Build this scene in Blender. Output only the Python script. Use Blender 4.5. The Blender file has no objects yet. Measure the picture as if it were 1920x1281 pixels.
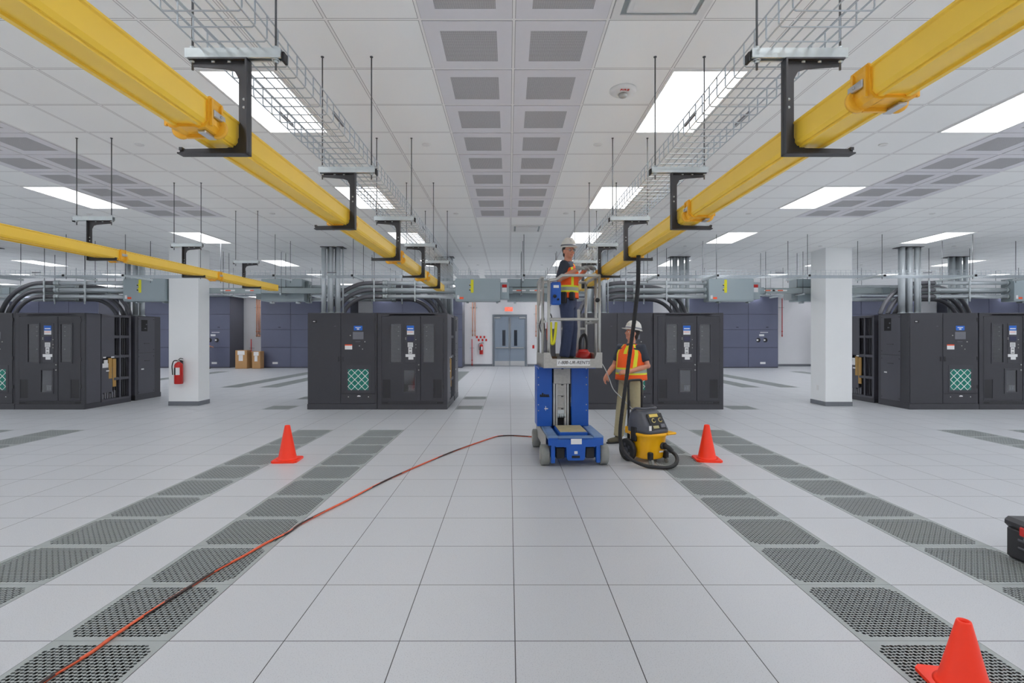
import bpy, math, random
from mathutils import Vector as V, Matrix as M
random.seed(7)
sc = bpy.context.scene
COL = sc.collection
R = math.radians
# ------------------------------------------------------------------ camera
F, CX, CY, HC = 958.0, 954.3, 631.0, 1.608          # focal length and principal point in photo pixels, eye height
cd = bpy.data.cameras.new('camera'); cam = bpy.data.objects.new('camera', cd); COL.objects.link(cam)
cam.location = (0, 0, HC); cam.rotation_euler = (R(90), 0, 0)
cd.sensor_width = 36.0; cd.lens = F / 1920 * 36.0
cd.shift_x = (960 - CX) / 1920; cd.shift_y = (CY - 640.5) / 1920
cd.clip_start = 0.05; cd.clip_end = 200
sc.camera = cam
# ------------------------------------------------------------------ world, exposure
w = bpy.data.worlds.new('world'); sc.world = w; w.use_nodes = True
w.node_tree.nodes['Background'].inputs[0].default_value = (0.8, 0.85, 1, 1)
w.node_tree.nodes['Background'].inputs[1].default_value = 0.3
sc.view_settings.view_transform = 'Standard'; sc.view_settings.look = 'None'
sc.view_settings.gamma = 1.0; sc.view_settings.use_curve_mapping = False
sc.view_settings.exposure = 0.80
sc.cycles.max_bounces = 12; sc.cycles.diffuse_bounces = 10; sc.cycles.glossy_bounces = 4
sc.cycles.transparent_max_bounces = 12; sc.cycles.sample_clamp_indirect = 8; sc.cycles.sample_clamp_direct = 1.1
sc.cycles.caustics_reflective = False; sc.cycles.caustics_refractive = False
sc.cycles.use_denoising = True
LAMP = 7.0                                             # radiance of the ceiling troffers
T = 0.6096; GX = 0.032; GY = 0.258; ZC = HC + 2.052    # tile grid, ceiling height
def gx(i): return GX + i * T
def gy(k): return GY + k * T
def px(x, y, d): return V(((x - CX) * d / F, d, HC + (CY - y) * d / F))   # photo pixel at a depth -> point
def fl(x, y, z=0.0):                                   # photo pixel on the plane at height z
    return px(x, y, (HC - z) * F / (y - CY))

# ------------------------------------------------------------------ materials
def lin(c):
    return tuple((v / 255 / 12.92 if v / 255 <= .04045 else ((v / 255 + .055) / 1.055) ** 2.4) for v in c) + (1,)
def mat(name, c, rough=.5, metal=0., noise=0., scale=20., spec=.5, emit=0., bump=0.):
    m = bpy.data.materials.new(name); m.use_nodes = True
    nt = m.node_tree; b = nt.nodes['Principled BSDF']
    b.inputs['Base Color'].default_value = lin(c); b.inputs['Roughness'].default_value = rough
    b.inputs['Metallic'].default_value = metal; b.inputs['Specular IOR Level'].default_value = spec
    if emit:
        b.inputs['Emission Color'].default_value = lin(c); b.inputs['Emission Strength'].default_value = emit
    if noise or bump:
        tc = nt.nodes.new('ShaderNodeTexCoord'); n = nt.nodes.new('ShaderNodeTexNoise')
        n.inputs['Scale'].default_value = scale; n.inputs['Detail'].default_value = 4
        nt.links.new(tc.outputs['Object'], n.inputs['Vector'])
    if noise:
        mx = nt.nodes.new('ShaderNodeMix'); mx.data_type = 'RGBA'
        a = lin(c); mx.inputs[6].default_value = tuple(min(1, v * (1 - noise)) for v in a[:3]) + (1,)
        mx.inputs[7].default_value = tuple(min(1, v * (1 + noise)) for v in a[:3]) + (1,)
        nt.links.new(n.outputs['Fac'], mx.inputs[0]); nt.links.new(mx.outputs[2], b.inputs['Base Color'])
    if bump:
        bp = nt.nodes.new('ShaderNodeBump'); bp.inputs['Strength'].default_value = bump; bp.inputs['Distance'].default_value = .01
        nt.links.new(n.outputs['Fac'], bp.inputs['Height']); nt.links.new(bp.outputs[0], b.inputs['Normal'])
    return m
def mth(nt, op, a, b=None, c=None):
    n = nt.nodes.new('ShaderNodeMath'); n.operation = op
    for i, v in enumerate((a, b, c)):
        if v is None: continue
        if isinstance(v, (int, float)): n.inputs[i].default_value = v
        else: nt.links.new(v, n.inputs[i])
    return n.outputs[0]
def grid_dist(nt, off=(GX, GY)):
    """distance in metres to the nearest tile seam, from object coordinates"""
    tc = nt.nodes.new('ShaderNodeTexCoord'); sp = nt.nodes.new('ShaderNodeSeparateXYZ')
    nt.links.new(tc.outputs['Object'], sp.inputs[0])
    o = []
    for k in (0, 1):
        f = mth(nt, 'FRACT', mth(nt, 'DIVIDE', mth(nt, 'SUBTRACT', sp.outputs[k], off[k] - T * 200), T))
        o.append(mth(nt, 'MULTIPLY', mth(nt, 'SUBTRACT', .5, mth(nt, 'ABSOLUTE', mth(nt, 'SUBTRACT', f, .5))), T))
    return tc, mth(nt, 'MINIMUM', o[0], o[1]), sp
def mixc(nt, fac, a, b):
    mx = nt.nodes.new('ShaderNodeMix'); mx.data_type = 'RGBA'
    if isinstance(fac, (int, float)): mx.inputs[0].default_value = fac
    else: nt.links.new(fac, mx.inputs[0])
    for i, v in ((6, a), (7, b)):
        if isinstance(v, tuple): mx.inputs[i].default_value = v
        else: nt.links.new(v, mx.inputs[i])
    return mx.outputs[2]
def floor_mat():
    m = mat('white speckled floor tile', (205, 204, 208), .42); nt = m.node_tree; b = nt.nodes['Principled BSDF']
    tc, d, sp = grid_dist(nt)
    n1 = nt.nodes.new('ShaderNodeTexNoise'); n1.inputs['Scale'].default_value = 160; n1.inputs['Detail'].default_value = 3
    n2 = nt.nodes.new('ShaderNodeTexNoise'); n2.inputs['Scale'].default_value = 1.3; n2.inputs['Detail'].default_value = 5
    for n in (n1, n2): nt.links.new(tc.outputs['Object'], n.inputs['Vector'])
    sk = mth(nt, 'MULTIPLY', mth(nt, 'GREATER_THAN', n1.outputs["Fac"], .60), .5)
    base = mixc(nt, sk, lin((210, 212, 216)), lin((166, 168, 174)))
    base = mixc(nt, mth(nt, 'MULTIPLY', n2.outputs['Fac'], .25), base, lin((192, 195, 200)))
    # each tile a touch different
    ix = mth(nt, 'FLOOR', mth(nt, 'DIVIDE', mth(nt, 'SUBTRACT', sp.outputs[0], GX), T))
    iy = mth(nt, 'FLOOR', mth(nt, 'DIVIDE', mth(nt, 'SUBTRACT', sp.outputs[1], GY), T))
    cb = nt.nodes.new('ShaderNodeCombineXYZ'); nt.links.new(ix, cb.inputs[0]); nt.links.new(iy, cb.inputs[1])
    wn = nt.nodes.new('ShaderNodeTexWhiteNoise'); nt.links.new(cb.outputs[0], wn.inputs[0])
    base = mixc(nt, mth(nt, 'MULTIPLY', wn.outputs[0], .22), base, lin((196, 199, 204)))
    out = mixc(nt, mth(nt, 'LESS_THAN', d, .0026), base, lin((50, 50, 54)))
    nt.links.new(out, b.inputs['Base Color'])
    return m
def ceil_mat():
    m = mat('white ceiling tile', (222, 221, 219), .45); nt = m.node_tree; b = nt.nodes['Principled BSDF']
    tc, d, sp = grid_dist(nt)
    n1 = nt.nodes.new('ShaderNodeTexNoise'); n1.inputs['Scale'].default_value = 90
    nt.links.new(tc.outputs['Object'], n1.inputs['Vector'])
    base = mixc(nt, mth(nt, 'MULTIPLY', n1.outputs['Fac'], .25), lin((247, 248, 246)), lin((238, 239, 238)))
    bar = mixc(nt, mth(nt, 'LESS_THAN', d, .0125), base, lin((150, 149, 148)))
    bar = mixc(nt, mth(nt, 'LESS_THAN', d, .0085), bar, lin((240, 239, 238)))
    nt.links.new(bar, b.inputs['Base Color'])
    return m
def perf_mat(name, c, hole, pitch, thr):
    """sheet metal with a fine regular pattern of round holes"""
    m = mat(name, c, .5); nt = m.node_tree; b = nt.nodes['Principled BSDF']
    tc = nt.nodes.new('ShaderNodeTexCoord'); sp = nt.nodes.new('ShaderNodeSeparateXYZ'); nt.links.new(tc.outputs['Object'], sp.inputs[0])
    q = []
    for k in (0, 1):
        f = mth(nt, 'FRACT', mth(nt, 'DIVIDE', mth(nt, 'ADD', sp.outputs[k], 10), pitch))
        f = mth(nt, 'SUBTRACT', f, .5); q.append(mth(nt, 'MULTIPLY', f, f))
    r2 = mth(nt, 'ADD', q[0], q[1])
    nt.links.new(mixc(nt, mth(nt, 'LESS_THAN', r2, thr), lin(c), lin(hole)), b.inputs['Base Color'])
    return m
def glass_mat(nm='tinted cabinet glass', tint=(.55, .56, .6, 1), gl=.14):
    m = bpy.data.materials.new(nm); m.use_nodes = True; nt = m.node_tree
    for n in list(nt.nodes):
        if n.type != 'OUTPUT_MATERIAL': nt.nodes.remove(n)
    out = [n for n in nt.nodes][0]
    t = nt.nodes.new('ShaderNodeBsdfTransparent'); t.inputs[0].default_value = tint
    g = nt.nodes.new('ShaderNodeBsdfGlossy'); g.inputs['Roughness'].default_value = .08
    x = nt.nodes.new('ShaderNodeMixShader'); x.inputs[0].default_value = gl
    nt.links.new(t.outputs[0], x.inputs[1]); nt.links.new(g.outputs[0], x.inputs[2]); nt.links.new(x.outputs[0], out.inputs[0])
    return m
FLOOR = floor_mat(); CEIL = ceil_mat(); GLASS = glass_mat(); CLEAR = glass_mat('clear safety lens', (.92, .92, .92, 1), .08)
WALL = mat('white wall paint', (238, 238, 240), .7, noise=.02, scale=3)
COLM = mat('column paint', (236, 238, 238), .6, noise=.02, scale=3)
BASEB = mat('grey rubber base', (112, 116, 122), .6, noise=.05)
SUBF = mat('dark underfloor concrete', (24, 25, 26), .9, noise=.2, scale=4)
GRATE = mat('grey coated steel grate', (157, 163, 163), .5, .0, noise=.05)
LENS = mat('lit acrylic diffuser', (249, 250, 252), .5, emit=LAMP)
WHITE = mat('white enamel', (226, 226, 224), .4, noise=.02)
GRILLE = mat('grey white grille sheet', (224, 223, 227), .5, noise=.02)
PERF = perf_mat('perforated ceiling sheet', (198, 197, 199), (104, 104, 107), .008, .11)
GALV = mat('galvanised steel', (200, 208, 210), .36, .6, noise=.1, scale=30)
ZINC = mat('bright conduit steel', (204, 211, 215), .3, .3, noise=.06, scale=14)
WIRE = mat('zinc plated wire', (186, 194, 200), .35, .85)
COAT = mat('dark coated conduit', (112, 112, 118), .35, .2, noise=.1, scale=12)
ROD = mat('threaded rod steel', (98, 100, 102), .45, .7)
BLK = mat('black powder coat', (48, 48, 52), .45, noise=.08)
YEL = mat('yellow raceway plastic', (242, 200, 66), .32, noise=.05, scale=6)
ORY = mat('orange yellow coupler plastic', (236, 176, 48), .35, noise=.06)
CAB = mat('black textured cabinet steel', (60, 60, 66), .48, noise=.07, scale=9)
CABD = mat('black cabinet door', (55, 55, 61), .46, noise=.06, scale=9)
DARK = mat('near black void', (18, 18, 20), .7, noise=.1)
CAB_LIT = mat('cabinet steel lightened for side light', (78, 78, 86), .45, noise=.06, scale=9)  # cabinet grey made lighter: side illumination is put into the colour
MESHD = perf_mat('perforated black vent sheet', (52, 52, 57), (10, 10, 11), .018, .13)
PLEX = mat('smoked breaker panel', (46, 48, 55), .5, noise=.3, scale=7)
TEAL = mat('green filter medium', (20, 122, 106), .7, noise=.25, scale=60)
LBLU = mat('blue label', (26, 100, 196), .5)
LWHT = mat('white label', (232, 232, 232), .6, noise=.03, scale=90)
LORG = mat('orange label', (238, 92, 52), .6)
LYEL = mat('yellow label', (226, 220, 40), .6)
LTXT = mat('dark print', (30, 30, 34), .6)
SCRN = mat('grey screen glass', (112, 113, 120), .15)
SCRB = mat('dark screen glass', (58, 60, 84), .15)
TAN = mat('tan paper', (178, 140, 78), .8, noise=.1)
SLATE = mat('slate blue unit panel', (92, 96, 118), .42, noise=.05, scale=3)
SLATD = mat('slate unit side', (66, 68, 80), .5, noise=.05, scale=3)
BOXG = mat('grey green tap box enamel', (152, 165, 170), .4, noise=.03, scale=5)
BUSG = mat('grey busway enamel', (146, 156, 158), .4, noise=.04, scale=5)
DOORG = mat('blue grey door paint', (128, 140, 154), .45, noise=.03, scale=4)
DFRM = mat('door frame paint', (108, 114, 122), .5, noise=.03)
STEEL = mat('brushed stainless', (196, 196, 196), .3, .9, noise=.08, scale=40)
COPPER = mat('copper pipe', (196, 132, 96), .5, .1, noise=.1)
REDP = mat('red enamel', (196, 30, 26), .3, noise=.05)
RUBB = mat('black rubber', (32, 32, 34), .6, noise=.1)
CARD = mat('brown cardboard', (176, 136, 92), .85, noise=.1, scale=8)
CONE = mat('orange cone vinyl', (248, 50, 6), .42, noise=.04, scale=8)
LBL = mat('blue lift paint', (14, 84, 176), .36, noise=.1, scale=8)
LBLW = mat('scuffed blue grey deck', (110, 138, 176), .55, noise=.3, scale=14)
ALU = mat('dull aluminium', (186, 186, 182), .42, .7, noise=.12, scale=25)
ALUD = mat('scuffed aluminium plate', (176, 174, 168), .5, .5, noise=.2, scale=30)
TYRE = mat('grey tyre rubber', (138, 140, 136), .7, noise=.12, scale=20)
PLY = mat('worn tan deck plate', (190, 178, 140), .7, noise=.2, scale=14)
VYEL = mat('yellow vacuum plastic', (246, 180, 14), .32, noise=.04, scale=8)
VGRY = mat('dark grey vacuum plastic', (74, 76, 84), .42, noise=.08, scale=12)
CORDO = mat('orange cord jacket', (214, 92, 56), .5, noise=.1, scale=30)
CORDB = mat('black cord stripe', (52, 38, 36), .5)
EXITM = mat('lit red exit face', (255, 74, 48), .5, emit=1.2)
HIVIS = mat('orange vest mesh', (252, 94, 22), .75, noise=.1, scale=40)
HIYEL = mat('lime yellow trim', (226, 226, 50), .7, noise=.05)
HISIL = mat('silver reflective tape', (158, 164, 152), .4, .2, noise=.05)
SHIRT = mat('dark navy shirt', (44, 50, 62), .8, noise=.12, scale=30)
JEANS = mat('dark blue denim', (54, 64, 92), .85, noise=.2, scale=35)
KHAKI = mat('khaki cotton', (176, 166, 132), .85, noise=.1, scale=25)
PURP = mat('purple cotton', (74, 66, 140), .8, noise=.1)
SKIN = mat('skin', (200, 138, 112), .5, noise=.06, scale=20)
HAIR = mat('dark hair', (40, 32, 28), .7, noise=.2)
BOOT = mat('worn leather boot', (96, 92, 74), .7, noise=.2)
GLOVE = mat('grey work glove', (142, 146, 144), .8, noise=.1, scale=40)
HELM = mat('white hard hat shell', (214, 212, 206), .3, noise=.03)
EYEW = mat('eye white', (230, 226, 222), .3)
LIP = mat('lip', (168, 92, 84), .5)

# ------------------------------------------------------------------ mesh builder
class MB:
    def __init__(s): s.v = []; s.f = []; s.m = []; s.sm = []; s.X = None
    def add(s, vs, fs, mi=0, smooth=False):
        o = len(s.v)
        for p in vs:
            p = V(p); s.v.append(tuple(s.X @ p) if s.X else tuple(p))
        for k, f in enumerate(fs):
            s.f.append(tuple(o + i for i in f)); s.m.append(mi[k] if isinstance(mi, list) else mi); s.sm.append(smooth)
        return s
    def box(s, x0, x1, y0, y1, z0, z1, mi=0, rz=0, c=None, b=0.0):
        if x0 > x1: x0, x1 = x1, x0
        if y0 > y1: y0, y1 = y1, y0
        if z0 > z1: z0, z1 = z1, z0
        if b > 0:
            b = min(b, (x1 - x0) * .45, (y1 - y0) * .45, (z1 - z0) * .45)
            vs = []; idx = {}
            for sx in (0, 1):
                for sy in (0, 1):
                    for sz in (0, 1):
                        for ax in range(3):
                            q = [(x0 + b, x1 - b)[sx], (y0 + b, y1 - b)[sy], (z0 + b, z1 - b)[sz]]
                            q[ax] = ((x0, x1)[sx], (y0, y1)[sy], (z0, z1)[sz])[ax]
                            idx[sx, sy, sz, ax] = len(vs); vs.append(q)
            fs = []
            for sx in (0, 1): fs.append([idx[sx, a, c_, 0] for a, c_ in ((0, 0), (1, 0), (1, 1), (0, 1))][::1 if sx else -1])
            for sy in (0, 1): fs.append([idx[a, sy, c_, 1] for a, c_ in ((0, 0), (1, 0), (1, 1), (0, 1))][::-1 if sy else 1])
            for sz in (0, 1): fs.append([idx[a, c_, sz, 2] for a, c_ in ((0, 0), (1, 0), (1, 1), (0, 1))][::1 if sz else -1])
            for sx in (0, 1):
                for sy in (0, 1):
                    f = [idx[sx, sy, 0, 0], idx[sx, sy, 0, 1], idx[sx, sy, 1, 1], idx[sx, sy, 1, 0]]; fs.append(f if (sx + sy) % 2 == 0 and False else (f if sx == sy else f[::-1]))
                for sz in (0, 1):
                    f = [idx[sx, 0, sz, 0], idx[sx, 1, sz, 0], idx[sx, 1, sz, 2], idx[sx, 0, sz, 2]]; fs.append(f if sx == sz else f[::-1])
            for sy in (0, 1):
                for sz in (0, 1):
                    f = [idx[0, sy, sz, 1], idx[0, sy, sz, 2], idx[1, sy, sz, 2], idx[1, sy, sz, 1]]; fs.append(f if sy == sz else f[::-1])
            for sx in (0, 1):
                for sy in (0, 1):
                    for sz in (0, 1):
                        f = [idx[sx, sy, sz, a] for a in range(3)]; fs.append(f if (sx + sy + sz) % 2 else f[::-1])
        else:
            vs = [(x, y, z) for x in (x0, x1) for y in (y0, y1) for z in (z0, z1)]
            fs = [(0, 1, 3, 2), (4, 6, 7, 5), (0, 4, 5, 1), (2, 3, 7, 6), (0, 2, 6, 4), (1, 5, 7, 3)]
        if rz:
            c = V(c) if c else V(((x0 + x1) / 2, (y0 + y1) / 2, 0)); m = M.Rotation(rz, 3, 'Z')
            vs = [m @ (V(p) - c) + c for p in vs]
        return s.add(vs, fs, mi)
    def tube(s, pts, r, n=10, mi=0, caps=True, closed=False, fmat=None):
        pts = [V(p) for p in pts]; k = len(pts); rs = r if isinstance(r, (list, tuple)) else [r] * k
        tg = []
        for i in range(k):
            a = pts[(i - 1) % k] if closed else pts[max(i - 1, 0)]; b = pts[(i + 1) % k] if closed else pts[min(i + 1, k - 1)]
            t = b - a
            tg.append(t.normalized() if t.length > 1e-9 else V((0, 0, 1)))
        u = V((0, 0, 1)) if abs(tg[0].z) < .9 else V((1, 0, 0))
        u = (u - tg[0] * u.dot(tg[0])).normalized(); vs = []
        for i in range(k):
            u = u - tg[i] * u.dot(tg[i]); u = u.normalized() if u.length > 1e-6 else tg[i].orthogonal().normalized()
            w_ = tg[i].cross(u)
            for j in range(n):
                a = 2 * math.pi * j / n; vs.append(pts[i] + (u * math.cos(a) + w_ * math.sin(a)) * rs[i])
        fs = []; ms = []
        for i in range(k if closed else k - 1):
            for j in range(n):
                a = i * n; b = ((i + 1) % k) * n
                fs.append((a + j, a + (j + 1) % n, b + (j + 1) % n, b + j)); ms.append(fmat(i, j) if fmat else mi)
        s.add(vs, fs, ms, n > 6)
        if caps and not closed:
            o = len(s.v) - len(vs)
            s.f.append(tuple(o + j for j in range(n))[::-1]); s.m.append(mi); s.sm.append(False)
            s.f.append(tuple(o + (k - 1) * n + j for j in range(n))); s.m.append(mi); s.sm.append(False)
        return s
    def cyl(s, a, b, r, n=16, mi=0): return s.tube([a, b], r, n, mi)
    def lathe(s, prof, c=(0, 0, 0), n=24, mi=0, sx=1, sy=1, ax='Z'):
        vs = []; c = V(c)
        for r, z in prof:
            for j in range(n):
                a = 2 * math.pi * j / n; x, y = r * math.cos(a) * sx, r * math.sin(a) * sy
                vs.append(c + (V((x, y, z)) if ax == 'Z' else V((z, x, y)) if ax == 'X' else V((y, z, x))))
        fs = []; k = len(prof)
        for i in range(k - 1):
            for j in range(n):
                fs.append((i * n + j, i * n + (j + 1) % n, (i + 1) * n + (j + 1) % n, (i + 1) * n + j))
        fs.append(tuple(range(n))[::-1]); fs.append(tuple((k - 1) * n + j for j in range(n)))
        mi = [mi] * len(fs) if not isinstance(mi, list) else mi
        return s.add(vs, fs, mi, True)
    def ell(s, c, rx, ry, rz, n=16, mi=0, rot=None):
        vs = []; c = V(c); k = max(6, n // 2)
        for i in range(1, k):
            t = math.pi * i / k
            for j in range(n):
                a = 2 * math.pi * j / n; p = V((rx * math.sin(t) * math.cos(a), ry * math.sin(t) * math.sin(a), -rz * math.cos(t)))
                vs.append(c + (rot @ p if rot else p))
        for q in (-rz, rz):
            p = V((0, 0, q)); vs.append(c + (rot @ p if rot else p))
        fs = []
        for i in range(k - 2):
            for j in range(n): fs.append((i * n + j, i * n + (j + 1) % n, (i + 1) * n + (j + 1) % n, (i + 1) * n + j))
        b = (k - 1) * n
        for j in range(n):
            fs.append((b, (j + 1) % n, j)); fs.append((b + 1, (k - 2) * n + j, (k - 2) * n + (j + 1) % n))
        return s.add(vs, fs, mi, True)
    def loft(s, rings, n=32, mi=0, fmat=None, caps=True, p=2.0):
        """rings: (centre, rx, ry) horizontal super-ellipses"""
        vs = []
        for c, rx, ry in rings:
            for j in range(n):
                a = 2 * math.pi * j / n; ca, sa = math.cos(a), math.sin(a)
                vs.append((c[0] + rx * math.copysign(abs(ca) ** (2 / p), ca), c[1] + ry * math.copysign(abs(sa) ** (2 / p), sa), c[2]))
        fs = []; ms = []; k = len(rings)
        for i in range(k - 1):
            for j in range(n):
                fs.append((i * n + j, i * n + (j + 1) % n, (i + 1) * n + (j + 1) % n, (i + 1) * n + j)); ms.append(fmat(i, j) if fmat else mi)
        if caps:
            fs.append(tuple(range(n))[::-1]); fs.append(tuple((k - 1) * n + j for j in range(n))); ms += [mi, mi]
        return s.add(vs, fs, ms, True)
    def prism(s, poly, a0, a1, ax='Y', mi=0, smooth=False):
        """closed polygon extruded along an axis; poly in (x,z) for Y, (y,z) for X, (x,y) for Z"""
        n = len(poly)
        f = {'Y': lambda p, a: (p[0], a, p[1]), 'X': lambda p, a: (a, p[0], p[1]), 'Z': lambda p, a: (p[0], p[1], a)}[ax]
        vs = [f(p, a0) for p in poly] + [f(p, a1) for p in poly]
        fs = [(i, (i + 1) % n, n + (i + 1) % n, n + i) for i in range(n)] + [tuple(range(n))[::-1], tuple(range(n, 2 * n))]
        return s.add(vs, fs, mi, smooth)
    def build(s, name, mats, parent=None, recalc=True):
        me = bpy.data.meshes.new(name); me.from_pydata(s.v, [], s.f)
        for m in (mats if isinstance(mats, (list, tuple)) else [mats]): me.materials.append(m)
        me.polygons.foreach_set('material_index', s.m); me.polygons.foreach_set('use_smooth', s.sm)
        if recalc:
            import bmesh
            bm = bmesh.new(); bm.from_mesh(me); bmesh.ops.recalc_face_normals(bm, faces=bm.faces); bm.to_mesh(me); bm.free()
        me.update()
        o = bpy.data.objects.new(name, me); COL.objects.link(o)
        if parent: o.parent = parent
        return o
def remesh(o, vox, it=6):
    m = o.modifiers.new('remesh', 'REMESH'); m.mode = 'VOXEL'; m.voxel_size = vox; m.use_smooth_shade = True
    q = o.modifiers.new('smooth', 'SMOOTH'); q.factor = .5; q.iterations = it
    return o
def tag(o, label, cat=None, group=None):
    o['label'] = label
    if cat: o['category'] = cat
    if group: o['group'] = group
    return o
def thing(name, label, cat, loc=(0, 0, 0), rz=0, group=None):
    o = bpy.data.objects.new(name, None); COL.objects.link(o); o.empty_display_size = .1
    o.location = loc; o.rotation_euler = (0, 0, rz); return tag(o, label, cat, group)
def struct(mb, name, mats):
    o = mb.build(name, mats); o['kind'] = 'structure'; return o
def dup(o, loc=None, rz=None, label=None, group=None, parent=None):
    c = o.copy(); COL.objects.link(c)
    if parent: c.parent = parent
    if loc is not None: c.location = loc
    if rz is not None: c.rotation_euler = (0, 0, rz)
    if label: c['label'] = label
    if group: c['group'] = group
    for ch in list(o.children): dup(ch, parent=c)
    return c
ORD = 'first second third fourth fifth sixth seventh eighth ninth tenth eleventh twelfth thirteenth fourteenth fifteenth'.split()
def bez(pts, n=6):
    """Catmull-Rom through points"""
    pts = [V(p) for p in pts]; out = []
    for i in range(len(pts) - 1):
        p0, p1, p2, p3 = pts[max(i - 1, 0)], pts[i], pts[i + 1], pts[min(i + 2, len(pts) - 1)]
        for k in range(n):
            t = k / n
            out.append(.5 * ((2 * p1) + (p2 - p0) * t + (2 * p0 - 5 * p1 + 4 * p2 - p3) * t * t + (3 * p1 - p0 - 3 * p2 + p3) * t ** 3))
    return out + [pts[-1]]
def text(s, size, name, m, parent, loc, rot, ext=.0015, align='CENTER', shear=0.):
    c = bpy.data.curves.new(name, 'FONT'); c.body = s; c.size = size; c.extrude = ext; c.align_x = align; c.align_y = 'CENTER'; c.shear = shear
    c.materials.append(m); o = bpy.data.objects.new(name, c); COL.objects.link(o); o.parent = parent
    bpy.context.view_layer.update()
    me = bpy.data.meshes.new_from_object(o.evaluated_get(bpy.context.evaluated_depsgraph_get())); bpy.data.objects.remove(o)
    o = bpy.data.objects.new(name, me); COL.objects.link(o); o.parent = parent; me.materials.clear(); me.materials.append(m)
    o.location = loc; o.rotation_euler = rot; return o

# ================================================================== setting
XL, XR, YB, YF = gx(-47), gx(47), -4.0, 27.5
grates = []                                           # (column index, row index, label)
def rowlab(n, where): return f'grey floor grate, {ORD[n]} from the front in {where}'
for i, w_ in ((-4, 'the row just left of the aisle'), (-6, 'the row running behind the left cone'), (3, 'the row just right of the aisle'), (5, 'the row running behind the right cone')):
    ks = [k for k in range(2, 14) if abs((gx(i) + (T if i < 0 else 0)) / (gy(k) + T)) < 1.03]
    for n, k in enumerate(ks): grates.append((i, k, rowlab(n, w_)))
for i, w_ in ((-13, 'the inner short row at the left edge'), (-15, 'the outermost short row at the left edge'), (12, 'the inner short row at the right edge'), (14, 'the outermost short row at the right edge')):
    ks = [k for k in range(6, 14) if abs((gx(i) + (T if i < 0 else 0)) / (gy(k) + T)) < 1.03]
    for n, k in enumerate(ks): grates.append((i, k, rowlab(n, w_)))
for i, k, s in ((-9, 18, 'single grey floor grate left of the cabinets with the left cone in front'), (-9, 21, 'grey floor grate half hidden at the left rear of the centre-left cabinets'),
                (-2, 18, 'single grey floor grate at the front right corner of the centre-left cabinets'), (-2, 21, 'grey floor grate at the rear right corner of the centre-left cabinets'),
                (8, 18, 'single grey floor grate right of the cabinets behind the vacuum')):
    grates.append((i, k, s))
for i, w_ in ((-4, 'the far row left of the door'), (-13, 'the far row right of the extinguisher column'), (-15, 'the far row nearest the extinguisher column'), (3, 'the far row behind the lift'),
              (12, 'the far row beside the centre-right cabinets'), (14, 'the far row nearest the plain column'), (21, 'the far row behind the plain column'), (-22, 'the far row behind the extinguisher column')):
    for n, k in enumerate(range(26, 38)): grates.append((i, k, rowlab(n, w_)))
cut = {(g[0], g[1]) for g in grates}
mb = MB(); vi = {}
for i in range(-47, 47):
    for k in range(-7, 45):
        if (i, k) in cut: continue
        q = []
        for a, b in ((i, k), (i + 1, k), (i + 1, k + 1), (i, k + 1)):
            if (a, b) not in vi:
                vi[a, b] = len(mb.v); mb.v.append((gx(a), gy(b), 0))
            q.append(vi[a, b])
        mb.f.append(tuple(q)); mb.m.append(0); mb.sm.append(False)
o = mb.build('floor', FLOOR, recalc=False); o['kind'] = 'structure'
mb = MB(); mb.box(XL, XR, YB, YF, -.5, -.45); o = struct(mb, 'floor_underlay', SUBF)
mb = MB(); mb.box(XL, XR, YB - .4, YF, ZC, ZC + .1); struct(mb, 'ceiling', CEIL)
struct(MB().box(XL, XR, YF, YF + .15, -.5, ZC), 'wall_back', WALL)
struct(MB().box(XL, XR, YB - .15, YB, -.5, ZC), 'wall_front', WALL)
struct(MB().box(XL - .15, XL, YB, YF, -.5, ZC), 'wall_left', WALL)
struct(MB().box(XR, XR + .15, YB, YF, -.5, ZC), 'wall_right', WALL)
DX0, DX1, DTOP = (923.5 - CX) * YF / F, (988 - CX) * YF / F, HC + (CY - 590) * YF / F
mb = MB(); mb.box(XL, DX0 - .02, YF - .02, YF, 0, .12); struct(mb, 'baseboard_left', BASEB)
mb = MB(); mb.box(DX1 + .02, XR, YF - .02, YF, 0, .12); struct(mb, 'baseboard_right', BASEB)
# white columns
for nm, x0, x1, y0, y1 in (('trim_1', -7.905, -7.215, 11.87, 12.31), ('trim_2', 7.306, 7.92, 11.79, 12.37)):
    o = bpy.data.objects.new(nm.replace('trim', 'column').split('_')[0], None); COL.objects.link(o); o['kind'] = 'structure'
    o.location = ((x0 + x1) / 2, (y0 + y1) / 2, 0)
    hx, hy = (x1 - x0) / 2, (y1 - y0) / 2
    MB().box(-hx, hx, -hy, hy, 0, ZC, b=.004).build('column_shaft', COLM, o)
    MB().box(-hx - .008, hx + .008, -hy - .008, hy + .008, 0, .1, b=.003).build('column_base', BASEB, o)
    if nm == 'trim_2': MB().box(-hx - .006, -hx, -.03, .05, .34, .46, b=.002).build('wall_plate', WHITE, o)

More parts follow.
